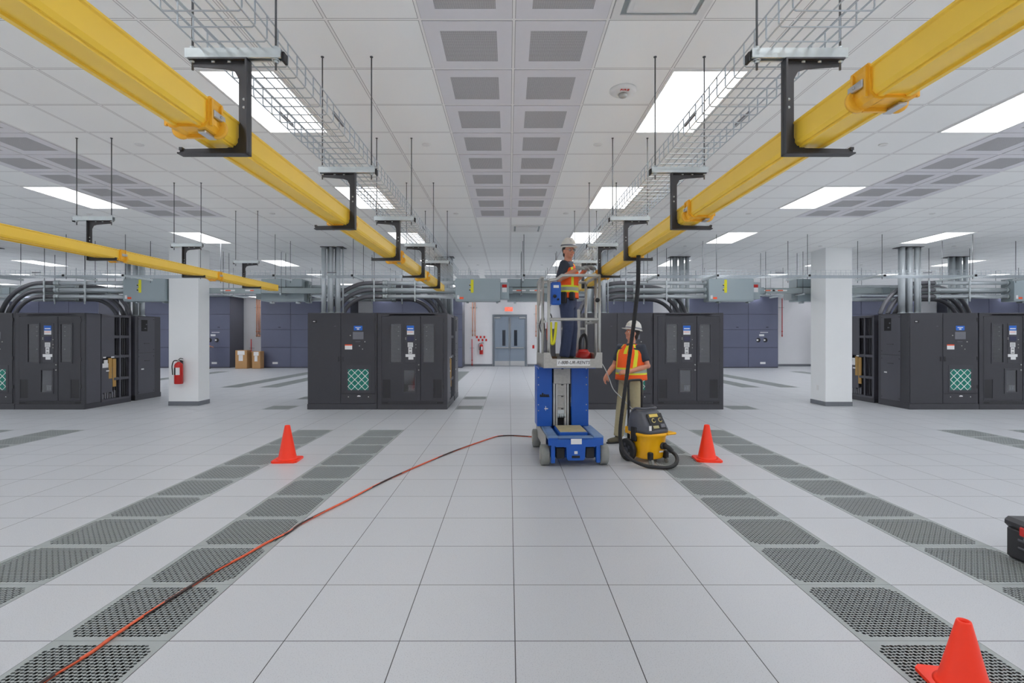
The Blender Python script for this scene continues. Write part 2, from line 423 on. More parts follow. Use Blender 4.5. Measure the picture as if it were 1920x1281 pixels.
# ---- floor grates
def grate_mesh():
    mb = MB(); H = T / 2 - .0015; n1, n2 = 26, 23; fx, fy = .276, .270; cw, ch = 2 * fx / n1, 2 * fy / n2
    def hole(i, j):
        c_ = min(i, n1 - 1 - i) + min(j, n2 - 1 - j)
        return c_ > 1
    vid = {}
    def vert(p):
        key = (round(p[0], 5), round(p[1], 5), round(p[2], 5))
        if key not in vid: vid[key] = len(mb.v); mb.v.append(p)
        return vid[key]
    def face(ps, m=0): mb.f.append(tuple(vert(p) for p in ps)); mb.m.append(m); mb.sm.append(False)
    for i in range(n1):
        for j in range(n2):
            x, y = -fx + (i + .5) * cw, -fy + (j + .5) * ch; a, b = cw / 2, ch / 2
            sq = [(x + a * u, y + b * v_, 0) for u, v_ in ((1, 0), (1, 1), (0, 1), (-1, 1), (-1, 0), (-1, -1), (0, -1), (1, -1))]
            if not hole(i, j): face(sq); continue
            big = (i + j) % 2 == 0
            if big: hx, hy, t = .95 * a, .93 * b, 0
            else: hx, hy, t = .90 * a, .62 * b, .3
            ring = []
            for q in range(8):
                an = q * math.pi / 4; k_ = 1.18 if q % 2 else 1.0; u, v_ = k_ * hx * math.cos(an), k_ * hy * math.sin(an)
                ring.append((x + u * math.cos(t) - v_ * math.sin(t), y + u * math.sin(t) + v_ * math.cos(t)))
            for q in range(8):
                r = (q + 1) % 8
                face((sq[q], sq[r], (*ring[r], 0), (*ring[q], 0)))
                face(((*ring[q], 0), (*ring[r], 0), (*ring[r], -.003), (*ring[q], -.003)))
    # rim
    xs = [-fx + i * cw / 2 for i in range(2 * n1 + 1)]; ys = [-fy + j * ch / 2 for j in range(2 * n2 + 1)]
    for a, b in zip(xs, xs[1:]):
        for s_ in (-1, 1): face(((a, s_ * fy, 0), (b, s_ * fy, 0), (b, s_ * H, 0), (a, s_ * H, 0))[::s_])
    for a, b in zip(ys, ys[1:]):
        for s_ in (-1, 1): face(((s_ * fx, a, 0), (s_ * H, a, 0), (s_ * H, b, 0), (s_ * fx, b, 0))[::s_])
    for sx in (-1, 1):
        for sy in (-1, 1): face(((sx * fx, sy * fy, 0), (sx * H, sy * fy, 0), (sx * H, sy * H, 0), (sx * fx, sy * H, 0))[::sx * sy])
    for a in range(4):
        c_ = [(-H, -H), (H, -H), (H, H), (-H, H)]; p, q = c_[a], c_[(a + 1) % 4]
        face(((*p, 0), (*p, -.03), (*q, -.03), (*q, 0)))
    return mb.build('floor_grate', GRATE, recalc=False)
g0 = grate_mesh()
for n, (i, k, s) in enumerate(grates):
    o = g0 if n == 0 else g0.copy()
    if n: COL.objects.link(o)
    o.location = (gx(i) + T / 2, gy(k) + T / 2, .001); tag(o, s, 'floor grate', 'perforated floor grates')

# ---- ceiling lights
L0 = thing('ceiling_light', 'x', 'ceiling light', (0, 0, ZC))
mb = MB()
for s in (-1, 1):
    mb.box(s * (T / 2 - .022), s * (T / 2 - .004), -T + .004, T - .004, -.010, 0)
    mb.box(-T / 2 + .022, T / 2 - .022, s * (T - .022), s * (T - .004), -.010, 0)
mb.build('frame', WHITE, L0)
MB().box(-T / 2 + .022, T / 2 - .022, -T + .022, T - .022, -.006, -.003).build('diffuser', LENS, L0)
lcols = [(-41, 'added row at the far left side'), (-33, 'added row beyond the far left cabinets'), (-27, 'outer left row'), (-22, 'row over the far left cabinets'), (-11, 'row left of the left grilles'), (-4, 'row above the left basket tray'),
         (2, 'row above the right basket tray'), (7, 'row left of the right grilles'), (14, 'row right of the right grilles'), (20, 'outer right row'), (26, 'far outer right row'), (33, 'added row near the right wall'), (41, 'added row at the far right side')]  # outermost columns are added to light the far sides
first = True
for i, w_ in lcols:
    n = 0
    for kk in (-4, 1, 6, 11, 16, 22, 27, 32, 37, 42):  # unseen rows behind the camera are added to keep the lighting even
        vis = gy(kk) > 3.2 and abs(gx(i)) / gy(kk) < 1.15
        lab = f'recessed ceiling light, {ORD[n]} from the front in the {w_}' if vis else 'added recessed ceiling light, unseen behind or beside the camera, lit'
        n += vis
        y = gy(kk) + T; p = (gx(i) + T / 2, y, ZC)
        if y < YB or y > YF - .7: continue
        if first: L0.location = p; L0['label'] = lab; L0['group'] = 'recessed ceiling lights'; first = False
        else: dup(L0, p, 0, lab)
# ---- perforated return grilles
G0 = thing('ceiling_grille', 'x', 'ceiling grille', (0, 0, ZC)); h = T / 2 - .012
mb = MB(); a = .19
for s in (-1, 1):
    mb.box(s * a, s * h, -h, h, -.006, 0); mb.box(-a, a, s * a, s * h, -.006, 0)
mb.build('face_plate', GRILLE, G0)
MB().box(-a, a, -a, a, -.004, -.001).build('perforated_centre', PERF, G0)
GD = None; first = True
for i, w_ in ((-1, 'left column of the central strip'), (0, 'right column of the central strip'), (-10, 'outer column of the left strip'), (-9, 'inner column of the left strip'), (8, 'inner column of the right strip'), (9, 'outer column of the right strip')):
    n = 0
    for k in range(2, 14):
        if abs(i) > 4 and abs(gx(i)) / (gy(k) + T) > 1.15: continue
        p = (gx(i) + T / 2, gy(k) + T / 2, ZC); lab = f'grey ceiling grille, {ORD[n]} from the front in the {w_}'; n += 1
        if first: G0.location = p; G0['label'] = lab; G0['group'] = 'perforated ceiling grilles'; first = False
        else: dup(G0, p, 0, lab)
# ---- ceiling diffusers, smoke detector, sprinklers
def diffuser(x, y, lab):
    t = thing('ceiling_diffuser', lab, 'ceiling vent', (x, y, ZC)); h = T / 2 - .012; mb = MB()
    for q, (r, z) in enumerate(((h, -.004), (.20, -.03), (.12, -.02))):
        pass
    for s in (-1, 1):
        mb.box(s * (h - .05), s * h, -h, h, -.012, 0); mb.box(-h + .05, h - .05, s * (h - .05), s * h, -.012, 0)
    mb.build('frame', WHITE, t)
    MB().box(-h + .05, h - .05, -h + .05, h - .05, -.002, 0).build('throat', BUSG, t)
    mb = MB(); q = h - .085
    mb.add([(-q, -q, -.02), (q, -q, -.02), (q, q, -.02), (-q, q, -.02), (-q + .03, -q + .03, -.028), (q - .03, -q + .03, -.028), (q - .03, q - .03, -.028), (-q + .03, q - .03, -.028),
            (-q, -q, -.002), (q, -q, -.002), (q, q, -.002), (-q, q, -.002)],
           [(0, 1, 5, 4), (1, 2, 6, 5), (2, 3, 7, 6), (3, 0, 4, 7), (4, 5, 6, 7), (8, 9, 1, 0), (9, 10, 2, 1), (10, 11, 3, 2), (11, 8, 0, 3)])
    mb.build('plaque', WHITE, t); return t
diffuser(gx(1) + T / 2, gy(4) + T / 2, 'square white ceiling diffuser at the top edge, right of the central grilles')
diffuser(gx(0) + T / 2, gy(15) + T / 2, 'square ceiling diffuser just beyond the end of the central grilles')
t = thing('smoke_detector', 'round white smoke detector marked in red on the ceiling right of the grilles', 'smoke detector', (.948, 4.25, ZC))
MB().lathe([(.11, 0), (.112, -.012), (.09, -.03), (.05, -.035), (.045, -.035)], n=28).build('base', WHITE, t)
MB().lathe([(.035, -.035), (.036, -.05), (.028, -.062), (.01, -.066)], n=20).build('sensor_head', ALU, t)
text('FIRE', .042, 'lettering', REDP, t, (0, -.068, -.0345), (R(180), 0, 0))
S0 = None; n = 0
for y in (5.46, 8.53, 11.6, 14.65):
    for x in (-7, -3.95, -.885, .95, 4.0, 7.07, 10.1):
        if abs(x) / y > 1.05: continue
        lab = f'sprinkler plate, {ORD[abs(round(x / 3.1))] if abs(x) > 2 else "nearest"} out {"left" if x < 0 else "right"} of the grilles, {ORD[[5.46, 8.53, 11.6, 14.65].index(y)]} row from the front'
        if S0 is None:
            S0 = MB().lathe([(.045, 0), (.046, -.004), (.034, -.010), (.01, -.011)], n=18).build('sprinkler_cover', WHITE); o = S0
        else: o = S0.copy(); COL.objects.link(o)
        o.location = (x, y, ZC); tag(o, lab, 'sprinkler', 'sprinkler cover plates')

# ================================================================== yellow raceways, basket trays, brackets
def bracket(c, s, d, lab, proto=[None]):
    key = s
    if not hasattr(bracket, 'p'): bracket.p = {}
    if key in bracket.p: return dup(bracket.p[key], (c, d, 0), 0, lab)
    t = thing('strut_hanger', lab, 'hanger bracket', (c, d, 0), 0, 'strut hangers with black C-arms')
    zs = 2.805                                          # strut underside
    mb = MB(); x0, x1 = sorted((s * 1.011, s * 1.423))
    mb.prism([(-.0205, 0), (.0205, 0), (.0205, .041), (.011, .041), (.011, .034), (.0165, .036), (.0165, .004), (-.0165, .004), (-.0165, .036), (-.011, .034), (-.011, .041), (-.0205, .041)], x0, x1, 'X')
    for v in range(len(mb.v)): mb.v[v] = (mb.v[v][0], mb.v[v][1], zs + .041 - (mb.v[v][2]))
    for q in range(5): mb.box(x0 + .05 + q * .08, x0 + .07 + q * .08, -.006, .006, zs + .0412, zs + .0418)
    mb.build('strut_channel', GALV, t)
    xa = s * 1.011
    MB().box(xa - .012 * s, xa, -.012, .026, zs - .012, zs + .030, b=.002).build('end_cap', RUBB, t)
    for xr in (1.04, 1.40):
        r = MB().cyl((s * xr, 0, zs - .045), (s * xr, 0, ZC), .0048, 8).lathe([(.011, -.006), (.012, 0)], (s * xr, 0, ZC), 10).build('threaded_rod', ROD, t)
        mb = MB(); mb.lathe([(.012, -.014), (.012, -.003)], (s * xr, 0, zs), 6); mb.lathe([(.017, -.003), (.017, 0)], (s * xr, 0, zs), 14)
        mb.lathe([(.017, .041), (.017, .044)], (s * xr, 0, zs), 14); mb.lathe([(.012, .044), (.012, .055)], (s * xr, 0, zs), 6); mb.build('nut', GALV, r)
    mb = MB()                                           # black C-arm with gussets, in the plane of the bracket
    A, B = 1.156, 1.199; zb, zt = 2.392, zs
    poly = [(A, zb), (1.454, zb), (1.454, zb + .026), (B + .05, zb + .030), (B + .018, zb + .042), (B, zb + .075), (B, zt - .085), (B + .018, zt - .052), (B + .05, zt - .042), (1.40, zt - .030), (1.41, zt), (A, zt)]
    poly = [(s * x, z) for x, z in poly]
    mb.prism(poly, -.003, .003, 'Y')
    for (xa_, xb_, za, zc) in ((A, B, zb, zb + .2), (A, B + .006, zb + .2, zt)): mb.box(s * xa_, s * (xa_ + .008), -.022, .022, za, zc)
    mb.box(s * A, s * 1.454, -.022, .022, zb, zb + .006); mb.box(s * A, s * 1.41, -.022, .022, zt - .007, zt)
    mb.box(s * 1.44, s * 1.454, -.01, .01, zb + .02, zb + .032)
    arm = mb.build('bracket_arm', BLK, t)
    mb = MB()
    for z in (zb + .205, zb + .24): mb.lathe([(.006, -.006), (.006, .006)], (s * (A + .02), 0, z), 8, ax='Y')
    for x in (1.24, 1.31): mb.lathe([(.010, -.014), (.010, -.006)], (s * x, 0, zt), 6)
    mb.build('bolt', GALV, arm)
    bracket.p[key] = t; return t
def raceway(c, s, y0, y1, coup, lab):
    t = thing('cable_raceway', lab, 'cable raceway', (c + s * 1.278, 0, 2.424))
    wd = .075
    pr = [(-wd - .007, .110), (-wd - .007, .102), (-wd, .098), (-wd, .022), (-wd + .010, .008), (-wd + .018, .008), (-wd + .020, 0), (-wd + .036, 0), (-wd + .038, .008),
          (wd - .038, .008), (wd - .036, 0), (wd - .020, 0), (wd - .018, .008), (wd - .010, .008), (wd, .022), (wd, .098), (wd + .007, .102), (wd + .007, .110),
          (wd - .004, .110), (wd - .004, .024), (wd - .012, .013), (-wd + .012, .013), (-wd + .004, .024), (-wd + .004, .110)]
    cuts = [y0] + [q for q in coup] + [y1]
    for a, b in zip(cuts, cuts[1:]):
        MB().prism(pr, a + .006, b - .002, 'Y').build('trough', YEL, t)
    for q in coup:
        e = .009; w2 = wd + e
        p2 = [(-w2 - .006, .114), (-w2, .100), (-w2, .018), (-w2 + .014, -.004), (-.045, -.010), (-.03, -.004), (.03, -.004), (.045, -.010), (w2 - .014, -.004), (w2, .018), (w2, .100), (w2 + .006, .114),
              (wd + .0075, .114), (wd + .001, .098), (wd + .001, .02), (wd - .012, .006), (-wd + .012, .006), (-wd - .001, .02), (-wd - .001, .098), (-wd - .0075, .114)]
        mb = MB(); mb.prism(p2, q - .004, q + .085, 'Y')
        for sx in (-1, 1):                              # rounded ears of the coupler
            mb.lathe([(.034, -.002), (.040, .0), (.040, .012), (.030, .014)], (sx * (wd - .004), q + .075, .020), 20, ax='Y')
            mb.box(sx * w2, sx * (w2 + .009), q + .004, q + .014, .004, .108); mb.box(sx * w2, sx * (w2 + .009), q + .07, q + .082, .03, .108)
        mb.box(-.05, .05, q + .072, q + .085, -.018, 0)
        cp = mb.build('coupler', ORY, t)
        for sx in (-1, 1):
            mb = MB(); mb.box(sx * (w2 + .001), sx * (w2 + .012), q + .018, q + .095, .044, .072, b=.003); mb.lathe([(.006, 0), (.006, .003)], (sx * (w2 + .012) - (0 if sx > 0 else .003), q + .06, .058), 8, ax='X')
            mb.build('side_clip', STEEL, cp)
        mb = MB(); mb.box(-.016 + .045, .016 + .045, q + .015, q + .095, -.02, -.008, b=.003); mb.build('bottom_clip', STEEL, cp)
    MB().box(-wd - .004, wd + .004, y1 - .004, y1 + .004, .004, .112, b=.002).build('end_cap', YEL, t)
    return t
def wires(name, lab, x0, x1, y0, y1, z, hgt, along, splices=(), step=.1016):
    """wire basket tray; along = 'Y' or 'X'"""
    t = thing(name, lab, 'basket tray', (0, 0, 0)); r = .0034 if along == 'Y' else .0026; mb = MB()
    if along == 'Y':
        f = lambda u, v_, zz: (v_, u, zz); u0, u1, v0, v1 = y0, y1, x0, x1
    else:
        f = lambda u, v_, zz: (u, v_, zz); u0, u1, v0, v1 = x0, x1, y0, y1
    n = round((v1 - v0) / .0508)
    for q in range(n + 1): mb.tube([f(u0, v0 + (v1 - v0) * q / n, z), f(u1, v0 + (v1 - v0) * q / n, z)], r, 5)
    for zz in (z + hgt * .5, z + hgt):
        for v_ in (v0 - .004, v1 + .004): mb.tube([f(u0, v_, zz), f(u1, v_, zz)], r, 5)
    u = u0 + .03
    while u < u1:
        c_ = .012
        mb.tube([f(u, v0, z + hgt), f(u, v0, z + c_), f(u, v0 + c_ * .3, z + c_ * .3 - .003), f(u, v0 + c_, z - .004), f(u, v1 - c_, z - .004), f(u, v1 - c_ * .3, z + c_ * .3 - .003), f(u, v1, z + c_), f(u, v1, z + hgt)], r, 5)
        u += step
    mb.build('wire_mesh', WIRE, t)
    for q in splices:
        for v_ in (v0, v1):
            m2 = MB(); a = f(q - .09, v_ - .006, z + hgt * .42); b = f(q + .09, v_ + .006, z + hgt * .62); m2.box(a[0], b[0], a[1], b[1], a[2], b[2], b=.002); m2.build('splice_bar', COAT, t)
    return t
BR = [2.21 + 1.537 * k for k in range(5)]
names = {1: 'right', -1: 'left'}
for s, c in ((1, GX), (-1, GX)):
    for n, d in enumerate(BR):
        bracket(c, s, d, f'strut with black C-arm under the {names[s]} basket tray, {ORD[n]} from the front')
    x0, x1 = sorted((c + s * 1.05, c + s * 1.36))
    wires('basket_tray', f'long zinc wire basket tray beside the {names[s]} yellow raceway, running into the room', x0, x1, .9, 10.34, 2.853, .1, 'Y', (3.05, 6.1, 9.1))
C3 = -5.51
for n, d in enumerate(BR[1:]):
    bracket(C3, 1, d, f'strut and black C-arm carrying the low-left third yellow raceway, {ORD[n]} from the front')
raceway(GX, 1, .6, 9.25, [1.74, 3.47, 5.3, 7.12], 'yellow plastic cable raceway on the right, hose hanging from it')
raceway(GX, -1, .6, 9.25, [1.98, 3.75, 5.53, 7.3], 'long yellow plastic cable raceway at upper left, running over the aisle')
raceway(C3, 1, 2.5, 9.2, [3.75, 5.45, 7.3], 'short looking yellow raceway at far left passing in front of the white column')
# cross trays over the cabinets with their struts
for x0, x1, lab in ((-12.6, -.62, 'wide wire basket tray crossing above the cabinets, left of the aisle'), (-.5, 13.2, 'wide wire basket tray crossing above the cabinets, right of the aisle')):
    wires('basket_tray', lab, x0, x1, 10.38, 10.92, 2.853, .1, 'X', (x0 + 3, x0 + 6, x0 + 9), .1016)
st0 = None
for n, x in enumerate((-10.5, -8.9, -7.71, -6.2, -4.7, -3.13, -1.6, 0.3, 1.7, 2.98, 4.17, 6.0, 7.5, 9.32, 10.9)):
    lab = f'long strut bar on two rods under the cross tray, {ORD[n]} from the left'
    if st0 is None:
        st0 = thing('strut_trapeze', lab, 'hanger bracket', (x, 0, 0), 0, 'strut trapezes under the cross trays')
        mb = MB(); mb.box(-.0205, .0205, 10.2, 11.04, 2.805, 2.846, b=.003); mb.build('strut_channel', GALV, st0)
        MB().box(-.021, .021, 10.19, 10.2, 2.804, 2.847).build('end_cap', RUBB, st0)
        for y in (10.27, 10.99): MB().cyl((0, y, 2.76), (0, y, ZC), .0055, 8).build('threaded_rod', ROD, st0)
    else: dup(st0, (x, 0, 0), 0, lab)

# ================================================================== power cabinets
CW = 1.535; CH = 2.128
def cab_P():
    t = thing('power_cabinet', 'x', 'power cabinet'); D = .95
    MB().box(.004, CW - .004, .02, D, .02, CH, b=.006).build('carcass', CAB, t)
    MB().box(0, CW, .002, D, 0, .12, b=.004).build('plinth', CAB, t)
    d1 = MB().box(.02, .735, .004, .024, .13, CH - .012, b=.004).build('door', CABD, t)
    MB().box(.11, .215, .001, .004, 1.905, 1.965, b=.001).build('badge', LTXT, d1)
    MB().box(.13, .175, -.001, .001, 1.928, 1.945).build('badge_mark', LWHT, d1)
    MB().box(.595, .635, .000, .004, 1.83, 1.84).build('tag', SCRN, d1)
    MB().box(.672, .708, -.012, .004, 1.06, 1.165, b=.006).build('handle', BLK, d1)
    d2 = MB().box(.745, 1.49, .004, .024, .35, CH - .012, b=.004).build('door', CABD, t)
    MB().box(.762, .798, -.012, .004, 1.06, 1.165, b=.006).build('handle', BLK, d2)
    mb = MB(); mb.box(1.027, 1.213, .001, .004, 1.742, 1.842, 0); mb.box(1.06, 1.18, 0, .001, 1.795, 1.812, 1); mb.box(1.095, 1.145, 0, .001, 1.756, 1.782, 1); mb.build('blue_label', [LBLU, LWHT], d2)
    MB().box(1.003, 1.24, -.002, .004, 1.544, 1.708, b=.003).build('screen', SCRN, d2)
    MB().box(1.06, 1.17, .001, .004, 1.488, 1.50).build('name_strip', SCRN, d2)
    mb = MB(); mb.box(.83, .99, .001, .004, 1.322, 1.405, 0); mb.box(.83, .99, .001, .004, 1.405, 1.432, 1); mb.build('warning_label', [LWHT, LORG], d2)
    for x, z in ((.95, 1.63), (1.15, 1.40), (1.22, 1.33), (1.27, 1.49)): MB().lathe([(.012, -.01), (.012, 0)], (x, .006, z), 10, ax='Y').build('knob', ALU, d2)
    for z in (1.98, 1.13, .5): MB().box(1.49, 1.51, -.004, .02, z - .04, z + .04, b=.003).build('hinge', BLK, d2)
    fr = MB(); 
    for a in ((.862, .897, .385, .975), (1.351, 1.402, .385, .975), (.897, 1.351, .385, .43), (.897, 1.351, .884, .975)): fr.box(a[0], a[1], -.002, .004, a[2], a[3])
    fr = fr.build('filter_frame', CAB, t)
    MB().box(.897, 1.351, .000, .005, .43, .884).build('filter_medium', TEAL, fr)
    mb = MB(); cx, cz, q = 1.124, .657, .227; u = q / 3
    def bar(x0, z0, x1, z1):
        d = V((x1 - x0, 0, z1 - z0)).normalized(); nrm = V((-d.z, 0, d.x)) * .0062
        p = [V((x0, 0, z0)) - nrm, V((x1, 0, z1)) - nrm, V((x1, 0, z1)) + nrm, V((x0, 0, z0)) + nrm]
        mb.prism([(a.x, a.z) for a in p], -.006, .001, 'Y')
    o = -q
    for k in range(3):
        a = -q + 2 * u * k
        bar(cx + a, cz - q + u + 0, cx + a + u, cz - q); bar(cx + a + u, cz - q, cx + a + 2 * u, cz - q + u)
        bar(cx + a, cz + q - u, cx + a + u, cz + q); bar(cx + a + u, cz + q, cx + a + 2 * u, cz + q - u)
    for k in range(3):
        b = -q + 2 * u * k
        bar(cx - q, cz + b + u, cx - q + u, cz + b); bar(cx - q, cz + b + u, cx - q + u, cz + b + 2 * u)
        bar(cx + q, cz + b + u, cx + q - u, cz + b); bar(cx + q, cz + b + u, cx + q - u, cz + b + 2 * u)
    for k in range(2):
        b = -q + 2 * u * k + u
        for j in range(2):
            a = -q + 2 * u * j + u
            x0, x1, z0, z1 = cx + a, cx + a + 2 * u, cz + b, cz + b + 2 * u
            bar(x0, (z0 + z1) / 2, (x0 + x1) / 2, z0); bar((x0 + x1) / 2, z0, x1, (z0 + z1) / 2); bar(x1, (z0 + z1) / 2, (x0 + x1) / 2, z1); bar((x0 + x1) / 2, z1, x0, (z0 + z1) / 2)
    mb.build('filter_lattice', LWHT, fr)
    lp = MB().box(.745, 1.49, .004, .024, .13, .342, b=.003).build('lower_panel', CABD, t)
    mb = MB(); mb.box(1.1, 1.175, .001, .004, .282, .305); mb.box(1.12, 1.155, .001, .004, .305, .313); mb.build('label', LWHT, lp)
    for x in (.907, 1.348): MB().lathe([(.011, -.004), (.011, 0)], (x, .005, .278), 10, ax='Y').build('screw', LWHT, lp)
    # left side
    sd = MB().box(-.006, .006, .26, .86, 1.19, CH - .03, b=.003).build('side_panel', CAB_LIT, t)
    MB().box(-.009, -.005, .53, .75, 1.74, 2.03, b=.002).build('side_window', DARK, sd)
    mb = MB(); mb.box(-.011, -.009, .58, .64, 1.80, 1.825); mb.box(-.011, -.009, .55, .59, 1.90, 1.93); mb.build('switch', SCRN, sd)
    MB().box(-.02, -.006, .46, .66, 1.42, 1.436, b=.004).build('pull', BLK, sd)
    s2 = MB().box(-.006, .006, .26, .86, .15, 1.18, b=.003).build('side_panel', CAB_LIT, t)
    MB().box(-.009, -.006, .66, .75, .76, .79).build('label', LWHT, s2)
    MB().box(-.02, -.006, .46, .64, .98, .994, b=.004).build('pull', BLK, s2)
    mb = MB()
    for y in (.29, .83):
        for z in (.2, 1.1, 1.27, 2.05): mb.lathe([(.012, -.012), (.012, -.004)], (0, y, z), 10, ax='X')
    mb.build('latch', BLK, t)
    MB().box(.006, CW - .006, D - .004, D + .004, .13, CH - .02, b=.003).build('back_panel', CAB_LIT, t)
    return t
def cab_Q():
    t = thing('panelboard_cabinet', 'x', 'power cabinet'); D = 1.39
    MB().box(.004, CW - .004, .05, .46, .02, CH, b=.006).build('carcass', CAB, t)
    MB().box(0, CW, .002, D, 0, .1, b=.004).build('plinth', CAB, t)
    mb = MB(); mb.prism([(.234, 2.068), (1.287, 2.068), (1.25, 2.1), (.27, 2.1)], .012, .06, 'Y'); mb.build('top_lip', CAB_LIT, t)
    MB().box(.0, CW, .01, .06, 2.1, CH, b=.004).build('top_rail', CABD, t)
    fr = MB(); fr.box(.0, .09, .01, .06, .1, 2.1); fr.box(1.45, CW, .01, .06, .1, 2.1); fr.box(.09, 1.45, .012, .06, 2.05, 2.1); fr.box(.09, 1.45, .012, .06, .1, .12); fr.box(.09, 1.45, .012, .06, .165, .185); fr.build('front_frame', CABD, t)
    MB().box(.09, 1.45, .014, .03, .12, .165).build('vent_strip', MESHD, t)
    mb = MB()
    for q in range(34): mb.box(.235 + q * .032, .247 + q * .032, .011, .014, .135, .155)
    mb.build('vent_louvres', CAB_LIT, t)
    def door(x0, x1, wins, nm='door'):
        """sheet with rectangular openings: build as strips"""
        xs = sorted({x0, x1} | {w_[0] for w_ in wins} | {w_[1] for w_ in wins}); mb = MB()
        for a, b in zip(xs, xs[1:]):
            hs = sorted((w_[2], w_[3]) for w_ in wins if w_[0] <= a and w_[1] >= b); z = .19
            for h0, h1 in hs:
                mb.box(a, b, .006, .03, z, h0); z = h1
            mb.box(a, b, .006, .03, z, 2.045)
        return mb.build(nm, CABD, t)
    W1 = (.29, .52, 1.04, 1.877); W2 = (1.013, 1.242, 1.04, 1.877); W3 = (.582, .82, .384, .864); W4 = (.115, .29, .247, .66); W5 = (1.23, 1.415, .247, .66)
    dl = door(.095, .945, [W1, W3, W4]); dr = door(.957, 1.447, [W2, W5])
    for d_, w_, br in ((dl, W1, 1), (dr, W2, -1)):
        f = MB(); e = .03
        for a in ((w_[0] - e, w_[0], w_[2] - e, w_[3] + e), (w_[1], w_[1] + e, w_[2] - e, w_[3] + e), (w_[0], w_[1], w_[2] - e, w_[2]), (w_[0], w_[1], w_[3], w_[3] + e)): f.box(a[0], a[1], -.004, .006, a[2], a[3])
        wf = f.build('window_frame', CAB, d_)
        MB().box(w_[0], w_[1], .010, .014, w_[2], w_[3]).build('pane', GLASS, wf)
        mb = MB(); mb.box(w_[0], w_[1], .044, .05, w_[2], w_[3], 0)
        for q in range(8):
            z = w_[3] - .06 - q * .098
            mb.box(w_[0] + .04, w_[1] - .04, .034, .044, z - .03, z + .03, 2)
            if q in (0, 1, 2, 5) or br < 0 and q in (5,):
                xx = w_[1] - .075 if br > 0 else w_[0] + .05
                mb.box(xx, xx + .03, .028, .034, z - .008, z + .008, 1)
        mb.build('breakers', [PLEX, LWHT, DARK], d_)
    f = MB(); e = .034; w_ = W3
    for a in ((w_[0] - e, w_[0], w_[2] - e, w_[3] + e), (w_[1], w_[1] + e, w_[2] - e, w_[3] + e), (w_[0], w_[1], w_[2] - e, w_[2]), (w_[0], w_[1], w_[3], w_[3] + e)): f.box(a[0], a[1], -.004, .006, a[2], a[3])
    wf = f.build('window_frame', CAB, dl)
    MB().box(w_[0], w_[1], .010, .014, w_[2], w_[3]).build('pane', GLASS, wf)
    mb = MB(); mb.box(w_[0], w_[1], .042, .05, w_[2], w_[3], 0); mb.box(w_[0] + .01, w_[1] - .02, .034, .042, w_[2] + .17, w_[3] - .02, 2)
    mb.box(w_[0] + .09, w_[1] - .01, .032, .042, w_[2] + .02, w_[2] + .15, 3); mb.box(w_[0] + .11, w_[0] + .14, .028, .032, w_[2] + .05, w_[2] + .11, 1); mb.box(w_[0] + .09, w_[1] - .03, .028, .032, w_[2] + .125, w_[2] + .14, 1)
    mb.box(w_[0] + .16, w_[0] + .19, .028, .032, w_[2] + .05, w_[2] + .12, 1)
    mb.build('breakers', [DARK, LWHT, CAB_LIT, ALU], dl)
    for d_, w_ in ((dl, W4), (dr, W5)): MB().box(w_[0], w_[1], .012, .018, w_[2], w_[3]).build('vent', MESHD, d_)
    cp = MB().box(.62, .86, .000, .006, 1.03, 1.90, b=.002).build('control_panel', CAB, dl)
    mb = MB(); mb.box(.646, .807, -.003, 0, 1.74, 1.846, 0); mb.box(.665, .79, -.004, -.003, 1.768, 1.79, 1); mb.build('blue_label', [LBLU, LWHT], cp)
    mb = MB(); mb.box(.652, .807, -.003, 0, 1.648, 1.736, 0); mb.box(.66, .78, -.004, -.003, 1.70, 1.708, 1); mb.build('white_label', [LWHT, LORG], cp)
    MB().box(.655, .805, -.004, 0, 1.505, 1.61).build('screen', SCRB, cp)
    mb = MB(); mb.box(.668, .783, -.003, 0, 1.373, 1.474); mb.box(.683, .765, -.003, 0, 1.227, 1.364); mb.box(.62, .83, -.003, 0, 1.157, 1.218); mb.box(.683, .793, -.003, 0, 1.098, 1.157)
    for z in (1.45, 1.43, 1.41, 1.39): mb.box(.68, .77, -.004, -.003, z, z + .006, 1)
    for z in (1.24, 1.26, 1.31, 1.33): mb.box(.70, .75, -.004, -.003, z, z + .01, 1)
    mb.build('notice_labels', [LWHT, LTXT], cp)
    mb = MB()
    for x, z in ((.615, 1.57), (.615, 1.54), (.84, 1.53), (.84, 1.42), (.84, 1.35)): mb.box(x, x + .016, -.006, 0, z, z + .016)
    mb.build('indicator', ALU, cp)
    for x, z in ((.91, .985), (.91, .868)): MB().lathe([(.014, -.012), (.014, 0)], (x, .008, z), 10, ax='Y').build('lock', ALU, dl)
    for z in (1.96, 1.10, .5): MB().box(1.447, 1.467, .0, .02, z - .04, z + .04, b=.003).build('hinge', BLK, dr)
    # right side: plain panel, then an open frame of louvred bays
    MB().box(CW - .006, CW + .004, .05, .44, .12, CH - .02, b=.003).build('side_panel', CAB_LIT, t)
    MB().box(.02, CW - .12, .46, D - .01, .1, CH - .004, b=.004).build('rear_carcass', CAB, t)
    mb = MB(); y0, y1 = .47, D - .005
    mb.box(CW - .12, CW, y0, y0 + .03, .1, CH - .01); mb.box(CW - .12, CW, y1 - .06, y1, .1, CH - .01); mb.box(CW - .12, CW, y0, y1, CH - .06, CH - .004); mb.box(CW - .12, CW, y0, y1, .1, .15)
    mb.box(CW - .04, CW - .005, 1.02, 1.07, .15, CH - .05)
    for z in (.6, 1.13, 1.6): mb.box(CW - .045, CW - .008, .85, y1, z - .03, z + .03)
    sf = mb.build('side_frame', CAB_LIT, t)
    MB().box(CW - .03, CW - .004, y0 + .02, .86, 1.13, CH - .05, b=.003).build('side_door', CAB_LIT, sf)
    MB().box(CW - .04, CW - .014, y0 + .04, .82, .3, .88, b=.003).build('side_cover', CAB_LIT, sf)
    mb = MB()
